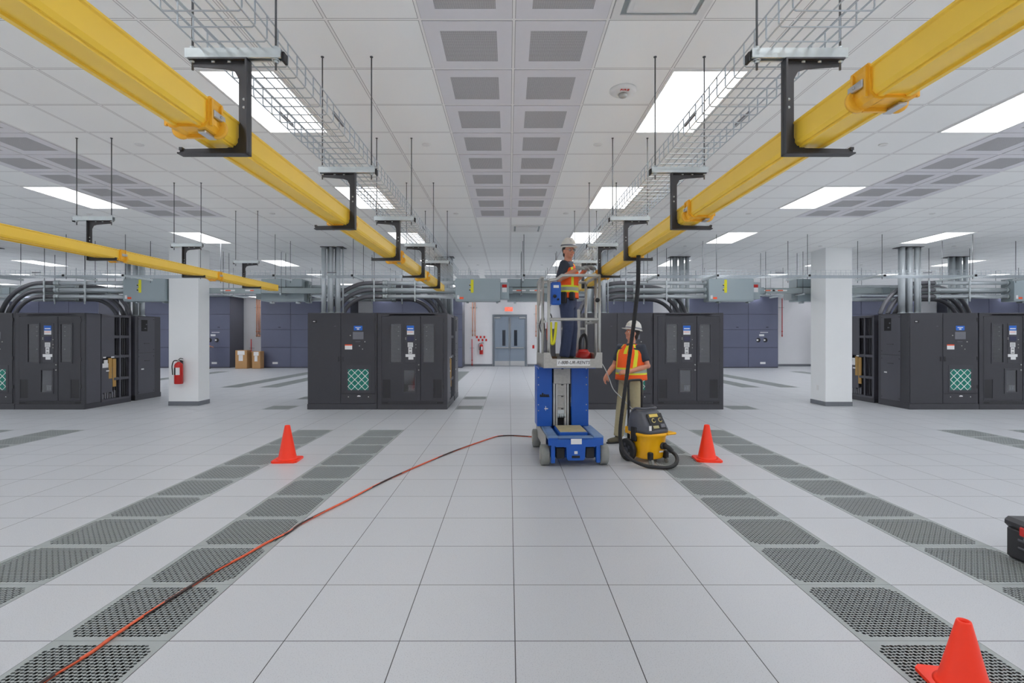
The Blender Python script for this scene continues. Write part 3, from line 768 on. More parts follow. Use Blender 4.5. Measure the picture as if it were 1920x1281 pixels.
    for z0, z1 in ((.17, .56), (.64, 1.09), (1.17, 1.56), (1.64, 2.05)):
        for a, b in ((.87, 1.01), (1.08, y1 - .07)):
            n = 4 if b - a > .15 else 2
            for q in range(n): yy = a + (b - a) * (q + .5) / n; mb.box(CW - .075, CW - .045, yy - .014, yy + .014, z0, z1)
    mb.build('louvres', BLK, sf)
    mb = MB(); mb.box(CW - .035, CW - .012, .70, .80, .62, 1.10, 0); mb.box(CW - .03, CW - .010, .82, .92, .42, 1.08, 0); mb.build('paper_roll', TAN, sf)
    for a in ((CW - .004, CW + .001, .52, .60, 1.105, 1.135), (CW - .004, CW + .001, .76, .85, 1.105, 1.135), (CW - .012, CW - .006, .62, .71, .79, .82)): MB().box(*a).build('label', LWHT, sf)
    mb = MB()
    mb.box(CW - .035, CW - .02, .5, .7, .88, .98); mb.box(CW - .035, CW - .02, .58, .68, .98, 1.06); mb.build('breaker_block', LWHT, sf)
    mb = MB()
    for q in range(6): mb.box(CW - .06, CW - .02, .52 + q * .07, .56 + q * .07, .16, .27 + .03 * (q % 3))
    mb.build('cable_lugs', COAT, sf)
    return t
GR = {'far left': (-12.42, .4), 'centre-left': (-4.44, .1), 'centre-right': (1.64, -.12), 'far right': (8.81, -.23)}
HINT = {'far left': 'far left beyond the third raceway', 'centre-left': 'left of the aisle', 'centre-right': 'behind the lift and vacuum', 'far right': 'far right beyond the plain column'}
FY = 11.24; P0 = cab_P(); Q0 = cab_Q(); first = True
for g, (x, sh) in GR.items():
    lp = f'black power cabinet with green lattice filter, {HINT[g]}'
    lq = f'black panelboard cabinet with tall glass windows, front row {HINT[g]}'
    rp = f'black power cabinet turned away in the rear row, {HINT[g]}'
    rq = f'black louvred panelboard cabinet turned away in the rear row, {HINT[g]}'
    if first:
        P0.location = (x, FY, 0); P0['label'] = lp; P0['group'] = 'black power cabinets'; Q0.location = (x + CW + .01, FY, 0); Q0['label'] = lq; Q0['group'] = 'black panelboard cabinets'; first = False
    else:
        dup(P0, (x, FY, 0), 0, lp); dup(Q0, (x + CW + .01, FY, 0), 0, lq)
    X1, Y1 = x + 2 * CW + .01, FY + 2.48
    dup(P0, (X1, Y1, 0), math.pi, rp); dup(Q0, (x + CW, Y1, 0), math.pi, rq)

# ---- conduits, risers, tap boxes
def arc(c, r, a0, a1, n=14): return [V((c[0] + r * math.cos(a0 + (a1 - a0) * k / n), c[1], c[2] + r * math.sin(a0 + (a1 - a0) * k / n))) for k in range(n + 1)]
ZS = (2.86, 2.695, 2.54); RR = (1.0, .845, .69); NZ = ('top', 'middle', 'bottom')
def conduits(g, x, sh):
    ya, yb = 11.97, 12.92
    for q in range(3):
        r, z = RR[q], ZS[q]; zc = z - r
        for which, c0, sg, y, xe in (('front', x + 1.08 + sh, -1, ya, x + 3.1 + sh), ('rear', x + 1.89, 1, yb, x - .58)):
            t = thing('conduit', f'{NZ[q]} {which} steel conduit with dark bend, rising from the {g} cabinets', 'conduit', (0, 0, 0), 0, 'bent conduits above the cabinets')
            a_end = math.asin(max(-1, min(1, (CH + .01 - zc) / r)))
            a0, a1 = (math.pi / 2, math.pi - a_end) if sg < 0 else (math.pi / 2, a_end)
            pts = [V((c0 - sg * .34, y, z)), V((c0 - sg * .15, y, z))] + arc((c0, y, zc), r, a0, a1)
            MB().tube(pts, .048, 14).build('bend', COAT, t)
            MB().cyl((c0 - sg * .36, y, z), (xe, y, z), .047, 14).build('straight_run', ZINC, t)
            mb = MB(); xx = c0 - sg * .36; mb.lathe([(.048, -.06), (.062, -.055), (.062, -.012), (.054, -.008), (.054, .008), (.062, .012), (.062, .055), (.048, .06)], (xx, y, z), 16, ax='X'); mb.build('coupling', GALV, t)
            mb = MB(); mb.lathe([(.05, -.035), (.062, -.03), (.062, 0)], (xe + (-.005 if sg < 0 else .035), y, z), 14, ax='X'); mb.build('connector', GALV, t)
    for n, (xx, y) in enumerate(((x + 1.2 + sh, ya), (x + 2.15 + sh, ya), (x + 1.0, yb), (x + 1.75, yb))):
        t = thing('conduit_hanger', f'{("first front", "second front", "first rear", "second rear")[n]} rod hanger with strut drop and clamps on the {g} conduits', 'hanger bracket', (xx, y - .07, 0), 0, 'conduit hangers')
        MB().cyl((0, 0, 2.9), (0, 0, ZC), .006, 8).build('threaded_rod', ROD, t)
        MB().box(-.012, .012, -.014, .012, 2.42, 2.93, b=.003).build('strut_channel', GALV, t)
        for z in ZS: MB().box(-.02, .02, -.022, -.014, z - .055, z + .03, b=.004).build('clamp', ZINC, t)
    # vertical risers to the ceiling
    for bun, (bx, by, lab) in enumerate(((x + .2, 11.7, 'front left'), (x + 2.62, 13.16, 'rear right'))):
        q = 0
        for dx, dy, r in ((.0, 0, .052), (.17, 0, .052), (.33, 0, .052), (.08, .16, .05), (.25, .16, .05)) + (((.43, .03, .018),) if bun == 0 else ((-.09, .02, .018),)):
            nm = 'slim steel riser pipe' if r < .03 else 'steel riser pipe'
            t = thing('riser_pipe', f'{nm}, {ORD[q]} of the {lab} bundle on the {g} cabinets', 'pipe', (bx + dx, by + dy, 0), 0, 'steel riser pipes to the ceiling'); q += 1
            MB().cyl((0, 0, CH), (0, 0, ZC), r, 16).build('pipe', ZINC, t)
            MB().lathe([(r * 1.05, CH), (r * 1.3, CH + .004), (r * 1.3, CH + .025), (r * 1.02, CH + .03)], n=16).build('hub', GALV, t)
        o = MB().box(-.07 if bun == 0 else -.12, .46 if bun == 0 else .40, -.06, .22, ZC - .012, ZC, b=.003).build('pipe_collar', BLK); o.location = (bx, by, 0); tag(o, f'dark ceiling collar of the {lab} riser pipes on the {g} cabinets', 'ceiling plate', 'pipe ceiling collars')
def tapboxA(g, x, W=1.04):
    t = thing('tap_box', f'grey tap box with yellow tag at the right end of the {g} conduits', 'electrical box', (x, 11.82, 2.42), 0, 'busway tap boxes with yellow tags')
    MB().box(0, W, 0, .32, 0, .53, b=.008).build('enclosure', BOXG, t)
    MB().box(.0, W, -.008, .0, .03, .50, b=.003).build('cover', BOXG, t)
    mb = MB(); mb.box(.36, .42, -.012, -.008, .20, .50, 0); mb.box(.335, .42, -.014, -.008, .27, .30, 0); mb.box(.335, .42, -.014, -.008, .37, .40, 0); mb.lathe([(.014, -.02), (.014, -.008)], (.335, 0, .26), 10, 1, ax='Y'); mb.lathe([(.014, -.02), (.014, -.008)], (.335, 0, .37), 10, 1, ax='Y'); mb.build('yellow_tag', [LYEL, LTXT], t)
    mb = MB(); mb.box(.04, .09, -.011, -.008, .06, .14, 0); mb.box(.1, .19, -.011, -.008, .05, .10, 1); mb.build('stickers', [LWHT, LORG], t)
    for xx in (.25, W - .1): MB().box(xx, xx + .05, .05, .2, -.035, 0, b=.005).build('foot', BUSG, t)
    if W < 1: return
    mb = MB().box(1.04, 1.24, .1, .42, .06, .45, b=.006).build('end_feed', BOXG, t)
    m2 = MB(); m2.box(1.08, 1.19, .096, .1, .33, .40, 0); m2.box(1.08, 1.19, .096, .1, .22, .325, 1); m2.build('feed_label', [REDP, LWHT], mb)
def tapboxB(g, x):
    t = thing('tap_box', f'grey two-tier tap box behind the busway, left of the {g} cabinets', 'electrical box', (x, 12.62, 2.45), 0, 'two-tier busway tap boxes')
    MB().box(.14, 1.15, .0, .4, .38, .58, b=.008).build('upper_enclosure', BOXG, t)
    MB().box(.14, 1.15, .06, .4, .30, .39).build('back_plate', BUSG, t)
    MB().box(.14, 1.2, .0, .4, .03, .26, b=.008).build('lower_enclosure', BOXG, t)
    MB().box(0, .14, .02, .38, .08, .26, b=.006).build('end_box', BUSG, t)
    MB().box(1.15, 1.24, .2, .42, -.0, .55, b=.005).build('gland_plate', BUSG, t)
    for xx in (.3, .95): MB().box(xx, xx + .06, .1, .25, -.02, .03, b=.005).build('foot', GALV, t)
for g, (x, sh) in GR.items():
    conduits(g, x, sh); tapboxA(g, x + 3.1 + sh, .96 if g == 'far left' else 1.04); tapboxB(g, x - 1.82)
bw = thing('busway', 'long grey electrical busway running across the room behind the tap boxes', 'busway', (0, 12.4, 2.656))
for a in range(-6, 6):
    MB().box(a * 3.05 + .03, (a + 1) * 3.05 - .03, 0, .13, .0, .13, b=.006).build('busway_section', BUSG, bw)
    MB().box(a * 3.05 - .09, a * 3.05 + .09, -.015, .145, -.012, .142, b=.005).build('joint', BOXG, bw)
mb = MB()
for x in (-7.0, -6.4, 0.06, .5, 6.1, 6.4): mb.box(x, x + .35, -.003, 0, .05, .085, 0); mb.box(x + .12, x + .25, -.004, -.003, .055, .08, 1)
mb.build('label_strip', [LWHT, LORG], bw)
bh = None
for n, x in enumerate((-13.4, -9.7, -6.9, -5.5, .3, 1.15, 6.2, 7.1, 13.2)):
    lab = f'rod hanger with small trapeze carrying the busway, {ORD[n]} from the left'
    if bh is None:
        bh = thing('busway_hanger', lab, 'hanger bracket', (x, 12.46, 0), 0, 'busway rod hangers')
        for y in (-.12, .13): MB().cyl((0, y, 2.6), (0, y, ZC), .0055, 8).build('threaded_rod', ROD, bh)
        MB().box(-.02, .02, -.17, .18, 2.612, 2.644, b=.003).build('strut_channel', GALV, bh)
    else: dup(bh, (x, 12.46, 0), 0, lab)
# hanger rods of a further cross tray seen above the cabinets
wires('basket_tray', 'distant wire basket tray crossing the room behind the busway', -16, 16, 15.4, 15.9, 2.853, .1, 'X', (), .15)
rr = None
for n, x in enumerate([-15.3 + 2.35 * q for q in range(14)]):
    lab = f'distant strut trapeze on two rods under the rear cross tray, {ORD[n]} from the left'
    if rr is None:
        rr = thing('strut_trapeze', lab, 'hanger bracket', (x, 15.65, 0), 0, 'rear strut trapezes')
        MB().box(-.0205, .0205, -.4, .4, 2.805, 2.846).build('strut_channel', GALV, rr)
        for y in (-.36, .36): MB().cyl((0, y, 2.78), (0, y, ZC), .0055, 6).build('threaded_rod', ROD, rr)
    else: dup(rr, (x, 15.65, 0), 0, lab)

# ================================================================== back wall
def crac(x0, lab, dials):
    W = 4.58; t = thing('air_handler', lab, 'air conditioning unit', (x0, 26.1, 0), 0, 'slate blue air handling units')
    MB().box(0, W, .02, 1.38, 0, ZC - .005, b=.01).build('casing', SLATD, t)
    zs = [.04, 1.04, 1.96, 2.74, ZC - .03]; c = W / 3
    for k in range(4):
        for q in range(3):
            p = MB().box(q * c + .008, (q + 1) * c - .008, 0, .025, zs[k] + .008, zs[k + 1] - .008, b=.006).build('panel', SLATE, t)
            if k == 2: MB().box(q * c + .9, q * c + 1.02, -.012, 0, zs[k] + .1, zs[k] + .13, b=.004).build('handle', DARK, p)
            if k == 0 and q != 1: MB().box(q * c + .6, q * c + .87, -.004, 0, .2, .3).build('label', LWHT, p)
            if k == 1 and q == 2 and dials:
                mb = MB(); mb.box(q * c + .55, q * c + .8, -.004, 0, 1.62, 1.72, 0); mb.box(q * c + .6, q * c + 1.0, -.004, 0, 1.80, 1.83, 0); mb.build('label', LWHT, p)
                for xx in (.5, .86): 
                    mb = MB(); mb.lathe([(.11, -.01), (.11, 0)], (q * c + xx, 0, 1.42), 18, 0, ax='Y'); mb.box(q * c + xx - .09, q * c + xx + .0, -.014, -.01, 1.38, 1.46, 1); mb.build('gauge', [LTXT, LWHT], p)
    return t
crac(-25.55, 'slate blue air handler behind the far left cabinets, leftmost on the back wall', 0)
crac(-18.84, 'slate blue air handler with gauges, right of the white column', 1)
crac(-12.68, 'slate blue air handler right of the cardboard boxes', 0)
crac(-6.96, 'slate blue air handler directly left of the double door', 0)
crac(2.79, 'slate blue air handler mostly hidden behind the lift worker', 0)
crac(9.18, 'slate blue air handler with gauges, left of the plain column', 1)
crac(16.47, 'slate blue air handler behind the plain column', 0)
crac(23.0, 'slate blue air handler at the far right of the back wall', 0)
# double door
t = thing('double_door', 'blue grey double door with narrow windows under the exit sign', 'door', ((DX0 + DX1) / 2, YF, 0)); t['kind'] = 'thing'
hw = (DX1 - DX0) / 2; fm = .11; DT = DTOP - 0
mb = MB(); mb.box(-hw, -hw + fm, -.06, 0, 0, DT); mb.box(hw - fm, hw, -.06, 0, 0, DT); mb.box(-hw + fm, hw - fm, -.06, 0, DT - fm, DT); mb.build('frame', DFRM, t)
for s in (-1, 1):
    x0, x1 = sorted((s * .008, s * (hw - fm - .004))); wa, wb = sorted((s * .23, s * .40)); z0, z1 = 1.1, 1.95
    mb = MB(); mb.box(x0, wa, -.045, -.005, .01, DT - fm - .005); mb.box(wb, x1, -.045, -.005, .01, DT - fm - .005); mb.box(wa, wb, -.045, -.005, .01, z0); mb.box(wa, wb, -.045, -.005, z1, DT - fm - .005)
    lf = mb.build('leaf', DOORG, t)
    MB().box(wa, wb, -.03, -.02, z0, z1).build('window', mat('dark door glass', (30, 38, 50), .1), lf)
    xa, xb = sorted((s * .06, s * (hw - fm - .06))); MB().box(xa, xb, -.10, -.05, .97, 1.03, b=.01).build('push_bar', STEEL, lf)
    MB().box(x0 + .01, x1 - .01, -.05, -.045, .03, .29).build('kick_plate', STEEL, lf)
    xa, xb = sorted((s * .5, s * .85)); MB().box(xa, xb, -.10, -.045, DT - fm - .10, DT - fm - .03, b=.01).build('door_closer', STEEL, lf)
    MB().cyl((s * .04, -.06, .9), (s * .04, -.06, DT - fm - .06), .018, 8).build('vertical_rod', STEEL, lf)
e = thing('exit_sign', 'small lit red exit sign above the double door', 'exit sign', px(954, 580, YF - .06))
MB().box(-.22, .22, -.03, .03, -.12, .12, b=.01).build('housing', WHITE, e); MB().box(-.20, .20, -.034, -.03, -.1, .1).build('face', EXITM, e)
text('EXIT', .17, 'lettering', LWHT, e, (0, -.036, 0), (R(90), 0, 0))
def extinguisher(loc, lab, s=1.0, arrow=False):
    t = thing('fire_extinguisher', lab, 'fire extinguisher', loc); mb = MB(); r = .085 * s
    mb.lathe([(r * .9, 0), (r, .01), (r, .40 * s), (r * .85, .44 * s), (r * .4, .475 * s), (r * .3, .48 * s)], n=24, mi=0); mb.build('cylinder', REDP, t)
    MB().lathe([(.022 * s, .475 * s), (.026 * s, .50 * s), (.02 * s, .53 * s)], n=14).build('valve', ALU, t)
    mb = MB(); mb.tube([(0, 0, .53 * s), (.04 * s, -.01, .56 * s), (.10 * s, -.01, .55 * s)], .009 * s, 8); mb.tube([(0, 0, .51 * s), (.05 * s, -.01, .515 * s), (.10 * s, -.01, .50 * s)], .009 * s, 8); mb.build('handle', RUBB, t)
    MB().tube(bez([(-.02 * s, 0, .51 * s), (-.10 * s, -.01, .50 * s), (-.125 * s, -.03, .40 * s), (-.115 * s, -.04, .30 * s), (-.1 * s, -.05, .20 * s)]), .011 * s, 8).build('hose', RUBB, t)
    mb = MB(); n = 10; vs = []; rr = r + .002
    for z in (.2 * s, .36 * s):
        for k in range(n + 1): a = -math.pi * .85 + math.pi * .6 * k / n; vs.append((rr * math.cos(a), rr * math.sin(a), z))
    mb.add(vs, [(k, k + 1, n + 2 + k, n + 1 + k) for k in range(n)], [1 if k < 5 else 0 for k in range(n)], True); mb.build('label', [LWHT, LTXT], t)
    MB().box(-.03, .03, r, r + .03, .1 * s, .5 * s).build('wall_bracket', BLK, t)
    return t
extinguisher(px(335, 720, 11.75) , 'red fire extinguisher hung on the white column at left', 1.05)
extinguisher(px(902.5, 664.5, YF - .12), 'small red fire extinguisher on the back wall left of the double door', 1.15)
sg = MB(); a = px(903, 636, YF)
for q in range(2):
    for k in range(6): sg.box(-.3 + k * .1, -.205 + k * .1, -.015, 0, .12 - q * .16 - .07, .12 - q * .16 + .05, k % 2 if q == 0 else (k + 1) % 2)
o = sg.build('wall_sign', [REDP, LWHT]); o.location = (a.x, YF, a.z); tag(o, 'red and white striped sign above the back wall extinguisher', 'sign')
def pipes(lab, xs, x0, y0, y1, m, nm='wall_pipe', extra=None):
    a = px(x0, y0, YF - .12); b = px(x0, y1, YF - .12); t = thing(nm, lab, 'pipe', (a.x, YF - .12, 0))
    MB().cyl((xs, 0, b.z), (xs, 0, a.z), .02, 10).build('pipe', m, t)
    for z in (b.z + .08, b.z + .3): MB().lathe([(.03, -.03), (.034, 0), (.03, .03)], (xs, 0, z), 10).build('fitting', m, t)
    MB().box(xs - .12, xs + .12, .04, .11, a.z - .5, a.z - .46).build('pipe_clamp', GALV, t)
pipes('left copper pipe of the pair on the wall left of the double door', 0, 886, 560, 631, COPPER)
pipes('right copper pipe of the pair on the wall left of the double door', 0, 890.5, 560, 631, COPPER)
pipes('thin red pipe rising from the floor left of the back wall extinguisher', 0, 885, 636, 686, REDP)
pipes('left copper pipe of three behind the cardboard boxes', 0, 481, 560, 632, COPPER)
pipes('middle copper pipe of three behind the cardboard boxes', 0, 484, 560, 632, COPPER)
pipes('right copper pipe of three behind the cardboard boxes', 0, 487, 560, 632, COPPER)
pipes('red pipe low on the wall behind the cardboard boxes', 0, 471, 636, 672, REDP)
pipes('orange pipe on the wall between the double door and the lift', 0, 1005, 572, 632, COPPER)
pipes('red pipe on the back wall left of the plain column', 0, 1466.5, 560, 632, REDP)
def carton(x0, x1, yt, d, lab, dep):
    a = px(x0, yt, d); b = px(x1, yt, d); t = thing('cardboard_box', lab, 'cardboard box', (a.x, d, 0)); W = b.x - a.x
    MB().box(0, W, 0, dep, 0, a.z, b=.01).build('carton', CARD, t)
    MB().box(W * .2, W * .8, -.004, 0, a.z * .75, a.z * .97).build('tape', LWHT, t); MB().box(W * .3, W * .65, -.005, 0, a.z * .42, a.z * .74).build('label', LWHT, t)
carton(441, 463, 657, 25.5, 'tall brown cardboard box at left of the three by the back wall', .4)
carton(464, 472, 660, 25.93, 'narrow brown cardboard box between two larger ones', .6)
carton(472.5, 488, 659, 25.5, 'brown cardboard box touching the slate blue air handler', .4)
o = MB().box(-.05, .05, -.03, 0, -.09, .09, b=.01).build('pull_station', REDP); o.location = (px(1000, 651, YF).x, YF, 1.05); tag(o, 'small dark red alarm pull box on the wall right of the double door', 'alarm')

# ================================================================== cones, cord, toolbox
def cone(loc, lab, rz=0):
    t = thing('traffic_cone', lab, 'traffic cone', loc, rz, 'orange traffic cones'); B = .16
    pl = [(-B, -B + .03), (-B + .03, -B), (B - .03, -B), (B, -B + .03), (B, B - .03), (B - .03, B), (-B + .03, B), (-B, B - .03)]
    mb = MB(); mb.prism(pl, 0, .024, 'Z'); mb.build('base', CONE, t)
    mb = MB(); mb.lathe([(.135, .022), (.118, .032), (.110, .05), (.034, .448), (.031, .457), (.024, .457), (.023, .43), (.08, .1), (.08, .03)], n=36)
    mb.build('cone_body', CONE, t); return t
cone((-2.87, 6.62, 0), 'orange traffic cone standing on the floor left of the aisle', R(4))
cone((2.58, 6.66, 0), 'orange traffic cone right of the yellow vacuum', R(-6))
cone((2.07, 2.325, 0.002), 'orange traffic cone in the near right corner, on a floor grate', R(-10)).scale = (.86, .86, .685)
cp = [(1003, 819), (998, 819), (960, 816.8), (935, 818), (920, 822), (893, 831), (863, 841.6), (836, 852), (772, 879), (712, 906.5), (651.5, 938), (597, 965), (561, 984), (540, 998.7), (500, 1018), (460, 1041), (400, 1073), (333, 1115), (267, 1157), (213, 1193), (167, 1226), (77, 1281), (-20, 1352)]
pts = bez([fl(x, y, .011) for x, y in cp], 8)
dn = [pts[0]]
for a, b in zip(pts, pts[1:]):
    k = max(1, int((b - a).length / .03)); dn += [a.lerp(b, (q + 1) / k) for q in range(k)]
mb = MB(); mb.tube(dn, .0095, 8, fmat=lambda i, j: 1 if (j + i * .21) % 8 < 3.2 else 0)
o = mb.build('extension_cord', [CORDO, CORDB]); tag(o, 'orange and black extension cord snaking from the lift across the floor', 'cord')
t = thing('tool_case', 'black plastic tool case with red latch at the right frame edge', 'tool case', (3.628, 3.74, 0), R(-3))
mb = MB(); mb.box(0, .36, -.62, 0, .006, .235, b=.02); mb.build('case_body', BLK, t)
mb = MB(); mb.box(-.012, .372, -.63, .012, .225, .30, b=.025); mb.build('lid', BLK, t)
for y in (-.17, -.5): MB().box(-.025, -.008, y - .035, y + .035, .20, .265, b=.008).build('latch', REDP, t)
mb = MB(); mb.box(-.012, .0, -.30, -.11, .155, .172, b=.004); mb.box(-.012, .0, -.30, -.11, .10, .115, b=.004); mb.build('rib', VGRY, t)
MB().tube(bez([(-.01, -.2, .2), (-.04, -.21, .19), (-.04, -.42, .19), (-.01, -.43, .2)]), .011, 8).build('handle', VGRY, t)

# ================================================================== mast lift
LX, LY, LR = .815, 6.42, R(2.6)
lift = thing('mast_lift', 'blue personnel lift with aluminium guard rail basket in the aisle', 'lift', (LX, LY, 0), LR)
for s in (-1, 1):
    for y in (0, 1.06):
        w_ = MB(); w_.lathe([(.05, -.055), (.11, -.055), (.127, -.045), (.128, 0), (.127, .045), (.11, .055), (.05, .055)], (s * .37, y, .128), 32, ax='X'); wo = w_.build('wheel', TYRE, lift)
        MB().lathe([(.02, -.062), (.06, -.060), (.062, .060), (.02, .062)], (s * .37, y, .128), 20, ax='X').build('wheel_hub', ALUD, wo)
mb = MB()
mb.box(-.30, .30, -.02, 1.22, .09, .26, b=.01)
mb.box(-.345, .345, .14, .92, .24, .34, b=.01)
mb.build('chassis', LBL, lift)
mb = MB()                                             # front bumper plate with wheel arches
mb.prism([(-.34, .36), (.34, .36), (.34, .27), (.27, .27), (.24, .25), (.12, .25), (.11, .10), (.09, .085), (-.09, .085), (-.11, .10), (-.12, .25), (-.24, .25), (-.27, .27), (-.34, .27)], -.15, -.12, 'Y')
for s in (-1, 1): mb.box(s * .255, s * .305, -.14, -.08, .05, .28, b=.005)
fr = mb.build('front_bumper', LBL, lift)
MB().box(-.062, .072, -.154, -.149, .285, .352).build('plate_label', LWHT, fr); MB().box(-.02, .02, -.154, -.149, .165, .20).build('arrow_label', LWHT, fr)
MB().box(-.05, .05, -.156, -.149, .115, .145, b=.004).build('tie_down', RUBB, fr)
mb = MB(); mb.box(-.24, -.13, -.11, 0, .10, .24, b=.01); mb.box(.13, .24, -.11, 0, .10, .24, b=.01); mb.box(-.3, .3, .0, .05, .12, .2); mb.build('undercarriage', RUBB, lift)
mb = MB()
mb.box(-.345, -.22, -.14, .62, .335, .385, b=.008); mb.box(.22, .345, -.14, .62, .335, .385, b=.008); mb.box(-.22, .22, -.15, .0, .335, .365, b=.006); mb.build('deck', LBLW, lift)
mb = MB(); mb.box(-.185, .185, .02, .50, .30, .40, b=.01, mi=0); mb.build('hatch_box', LBL, lift); MB().box(-.17, .17, .03, .49, .40, .408, b=.002).build('hatch_plate', PLY, lift)
MB().box(-.34, .34, .78, 1.26, .24, .62, b=.02).build('rear_box', LBL, lift)
mb = MB(); mb.box(-.358, -.346, .0, 1.2, .16, .36, b=.004); mb.build('side_plate', ALUD, lift); MB().box(.346, .358, .0, 1.2, .16, .36, b=.004).build('side_plate', ALUD, lift)
ox = -.055                                            # mast is a little left of the chassis centre line
for s in (-1, 1):
    a, b = (ox - .355, ox - .148) if s < 0 else (ox + .118, ox + .35)
    m_ = MB(); m_.box(a, b, .54, .60, .385, 1.20, b=.006); m_.box(a if s < 0 else b - .02, a + .02 if s < 0 else b, .60, .86, .385, 1.20, b=.004); mp = m_.build('mast_cover', LBL, lift)
    q = MB()
    for z in (.6, .68, .95, 1.05, 1.17): q.lathe([(.008, -.006), (.008, 0)], (b - .03 if s > 0 else a + .02, .54, z), 8, ax='Y')
    q.build('rivet', ALU, mp)
    if s < 0:
        q = MB()
        for k, (u, v_) in enumerate(((.05, .03), (.075, .05), (.10, .035), (.125, .03), (.15, .03))): q.box(a + u - .01, a + u + .012, .537, .541, .79, .79 + v_)
        q.box(a + .04, a + .17, .537, .541, .785, .797); q.build('worn_decal', LTXT, mp)
        q = MB(); q.box(a + .10, a + .15, .537, .541, .62, .632); q.box(a + .115, a + .122, .537, .541, .60, .66); q.build('scrape', LWHT, mp)
mb = MB(); mb.box(ox - .148, ox + .118, .62, .84, .385, 1.20, 0); mb.build('mast_housing', DARK, lift)
for k, (hw_, z0, z1, yy) in enumerate(((.115, .96, 1.19, .575), (.062, .80, .97, .59), (.07, .63, .81, .60), (.062, .50, .64, .61))):
    MB().box(ox - .012 - hw_, ox - .012 + hw_, yy - .02, yy + .03, z0, z1 - .012, b=.004).build('mast_section', ALUD, lift)
    MB().box(ox - .02, ox + .01, yy - .024, yy - .018, z1 - .03, z1 - .018).build('slot', DARK, lift)
mb = MB()
for x in (-.105, -.07, .05, .085): mb.box(ox - .012 + x - .014, ox - .012 + x + .014, .57, .62, .39, .97, b=.003)
mb.build('mast_rail', ALU, lift)
mb = MB(); mb.box(ox - .07, ox + .05, .58, .62, .52, .60); 
for q in range(4): mb.lathe([(.012, 0), (.012, .05)], (ox - .06 + q * .03, .57, .50), 8)
mb.build('mast_chain', GALV, lift)
# basket
PX0, PX1, PY0, PY1, PZ = -.36, .40, .18, 1.08, 1.215
mb = MB(); mb.box(PX0, PX1, PY0, PY1, PZ - .015, PZ + .02); mb.build('platform_floor', ALUD, lift)
mb = MB(); mb.box(ox - .36, ox + .40, .30, .92, 1.185, PZ - .015, b=.006); mb.build('platform_support', LBL, lift)
mb = MB()
mb.prism([(PX0, 1.20), (PX1, 1.20), (PX1, 1.40), (PX1 - .07, 1.40), (PX1 - .10, 1.32), (PX0 + .11, 1.32), (PX0 + .08, 1.40), (PX0, 1.40)], PY0 - .012, PY0, 'Y')
mb.build('toe_board', ALUD, lift)
for x in (PX0, PX1 - .01): MB().box(x, x + .01, PY0, PY1, 1.2, 1.38, b=.002).build('toe_board', ALUD, lift)
MB().box(PX0, PX1, PY1 - .01, PY1, 1.2, 1.36, b=.002).build('toe_board', ALUD, lift)
nb = MB().box(-.19, .24, PY0 - .016, PY0 - .012, 1.228, 1.312).build('number_plate', LWHT, lift)
text('1-800-UR-RENTS', .058, 'lettering', LTXT, nb, (.025, PY0 - .018, 1.27), (R(90), 0, 0), shear=.25)
RT = 2.40; r = .02
def post(x, y, z1=RT): return MB().tube([(x, y, PZ), (x, y, z1)], r, 12).build('rail_post', ALU, lift)
for x, y in ((-.29, PY0 + .03), (.37, PY0 + .03), (-.34, PY0 + .30), (.375, PY0 + .27), (-.34, PY1 - .03), (.36, PY1 - .03)): post(x, y, RT - .06 if (x, y) == (-.29, PY0 + .03) else RT)
mb = MB()
mb.tube(bez([(-.29, PY0 + .03, 2.335), (-.20, PY0 + .03, 2.345), (-.13, PY0 + .02, 2.39), (-.08, PY0 + .02, 2.40), (.37, PY0 + .03, 2.40)]), r, 12); mb.build('top_rail', ALU, lift)
MB().tube([(-.29, PY0 + .03, 1.83), (.37, PY0 + .03, 1.83)], r, 12).build('mid_rail', ALU, lift)
for x in (-.34, .37):
    MB().tube(bez([(x, PY0 + .03 if x > 0 else PY0 + .3, RT), (x, PY0 + .4, RT), (x, PY1 - .15, RT), (x, PY1 - .03, RT - .02)]), r, 12).build('top_rail', ALU, lift)
    MB().tube([(x, PY0 + .03, 1.80), (x, PY1 - .03, 1.80)], r * .9, 12).build('mid_rail', ALU, lift)
MB().tube(bez([(-.34, PY0 + .3, RT - .02), (-.34, PY0 + .45, RT + .02), (-.34, PY0 + .7, RT - .03), (-.34, PY0 + .72, RT - .35)]), r * .8, 10).build('gate_loop', ALU, lift)
MB().tube([(-.34, PY1 - .03, RT), (.36, PY1 - .03, RT)], r, 12).build('top_rail', ALU, lift)
MB().tube([(.0, PY1 - .03, 1.72), (.36, PY1 - .03, 1.72)], r * .9, 12).build('mid_rail', ALU, lift)
MB().box(.19, .27, PY1 - .06, PY1 - .02, PZ, 2.0, b=.005).build('gate_channel', ALU, lift)
MB().lathe([(.026, -.03), (.03, 0), (.026, .03)], (.345, PY0 + .03, 2.08), 12, ax='Y').build('rail_knob', RUBB, lift)
cb = MB().box(-.255, -.125, PY0 + .06, PY0 + .18, 2.02, 2.32, b=.015).build('control_box', LBL, lift)
MB().box(-.225, -.155, PY0 + .056, PY0 + .06, 2.24, 2.275).build('label', LWHT, cb)
MB().lathe([(.02, -.04), (.024, -.02), (.02, 0)], (-.21, PY0 + .06, 2.13), 12, ax='Y').build('joystick', RUBB, cb)
MB().lathe([(.014, -.03), (.014, 0)], (-.165, PY0 + .06, 2.09), 10, ax='Y').build('switch', LTXT, cb)
mb = MB(); mb.tube(bez([(-.26, PY0 + .10, 2.02), (-.28, PY0 + .12, 1.95), (-.24, PY0 + .13, 1.86), (-.28, PY0 + .12, 1.78)]), .008, 8); mb.build('coiled_cable', RUBB, cb)
MB().box(-.26, -.10, PY1 - .14, PY1 - .05, PZ + .02, 1.72, b=.01).build('manual_box', SCRN, lift)
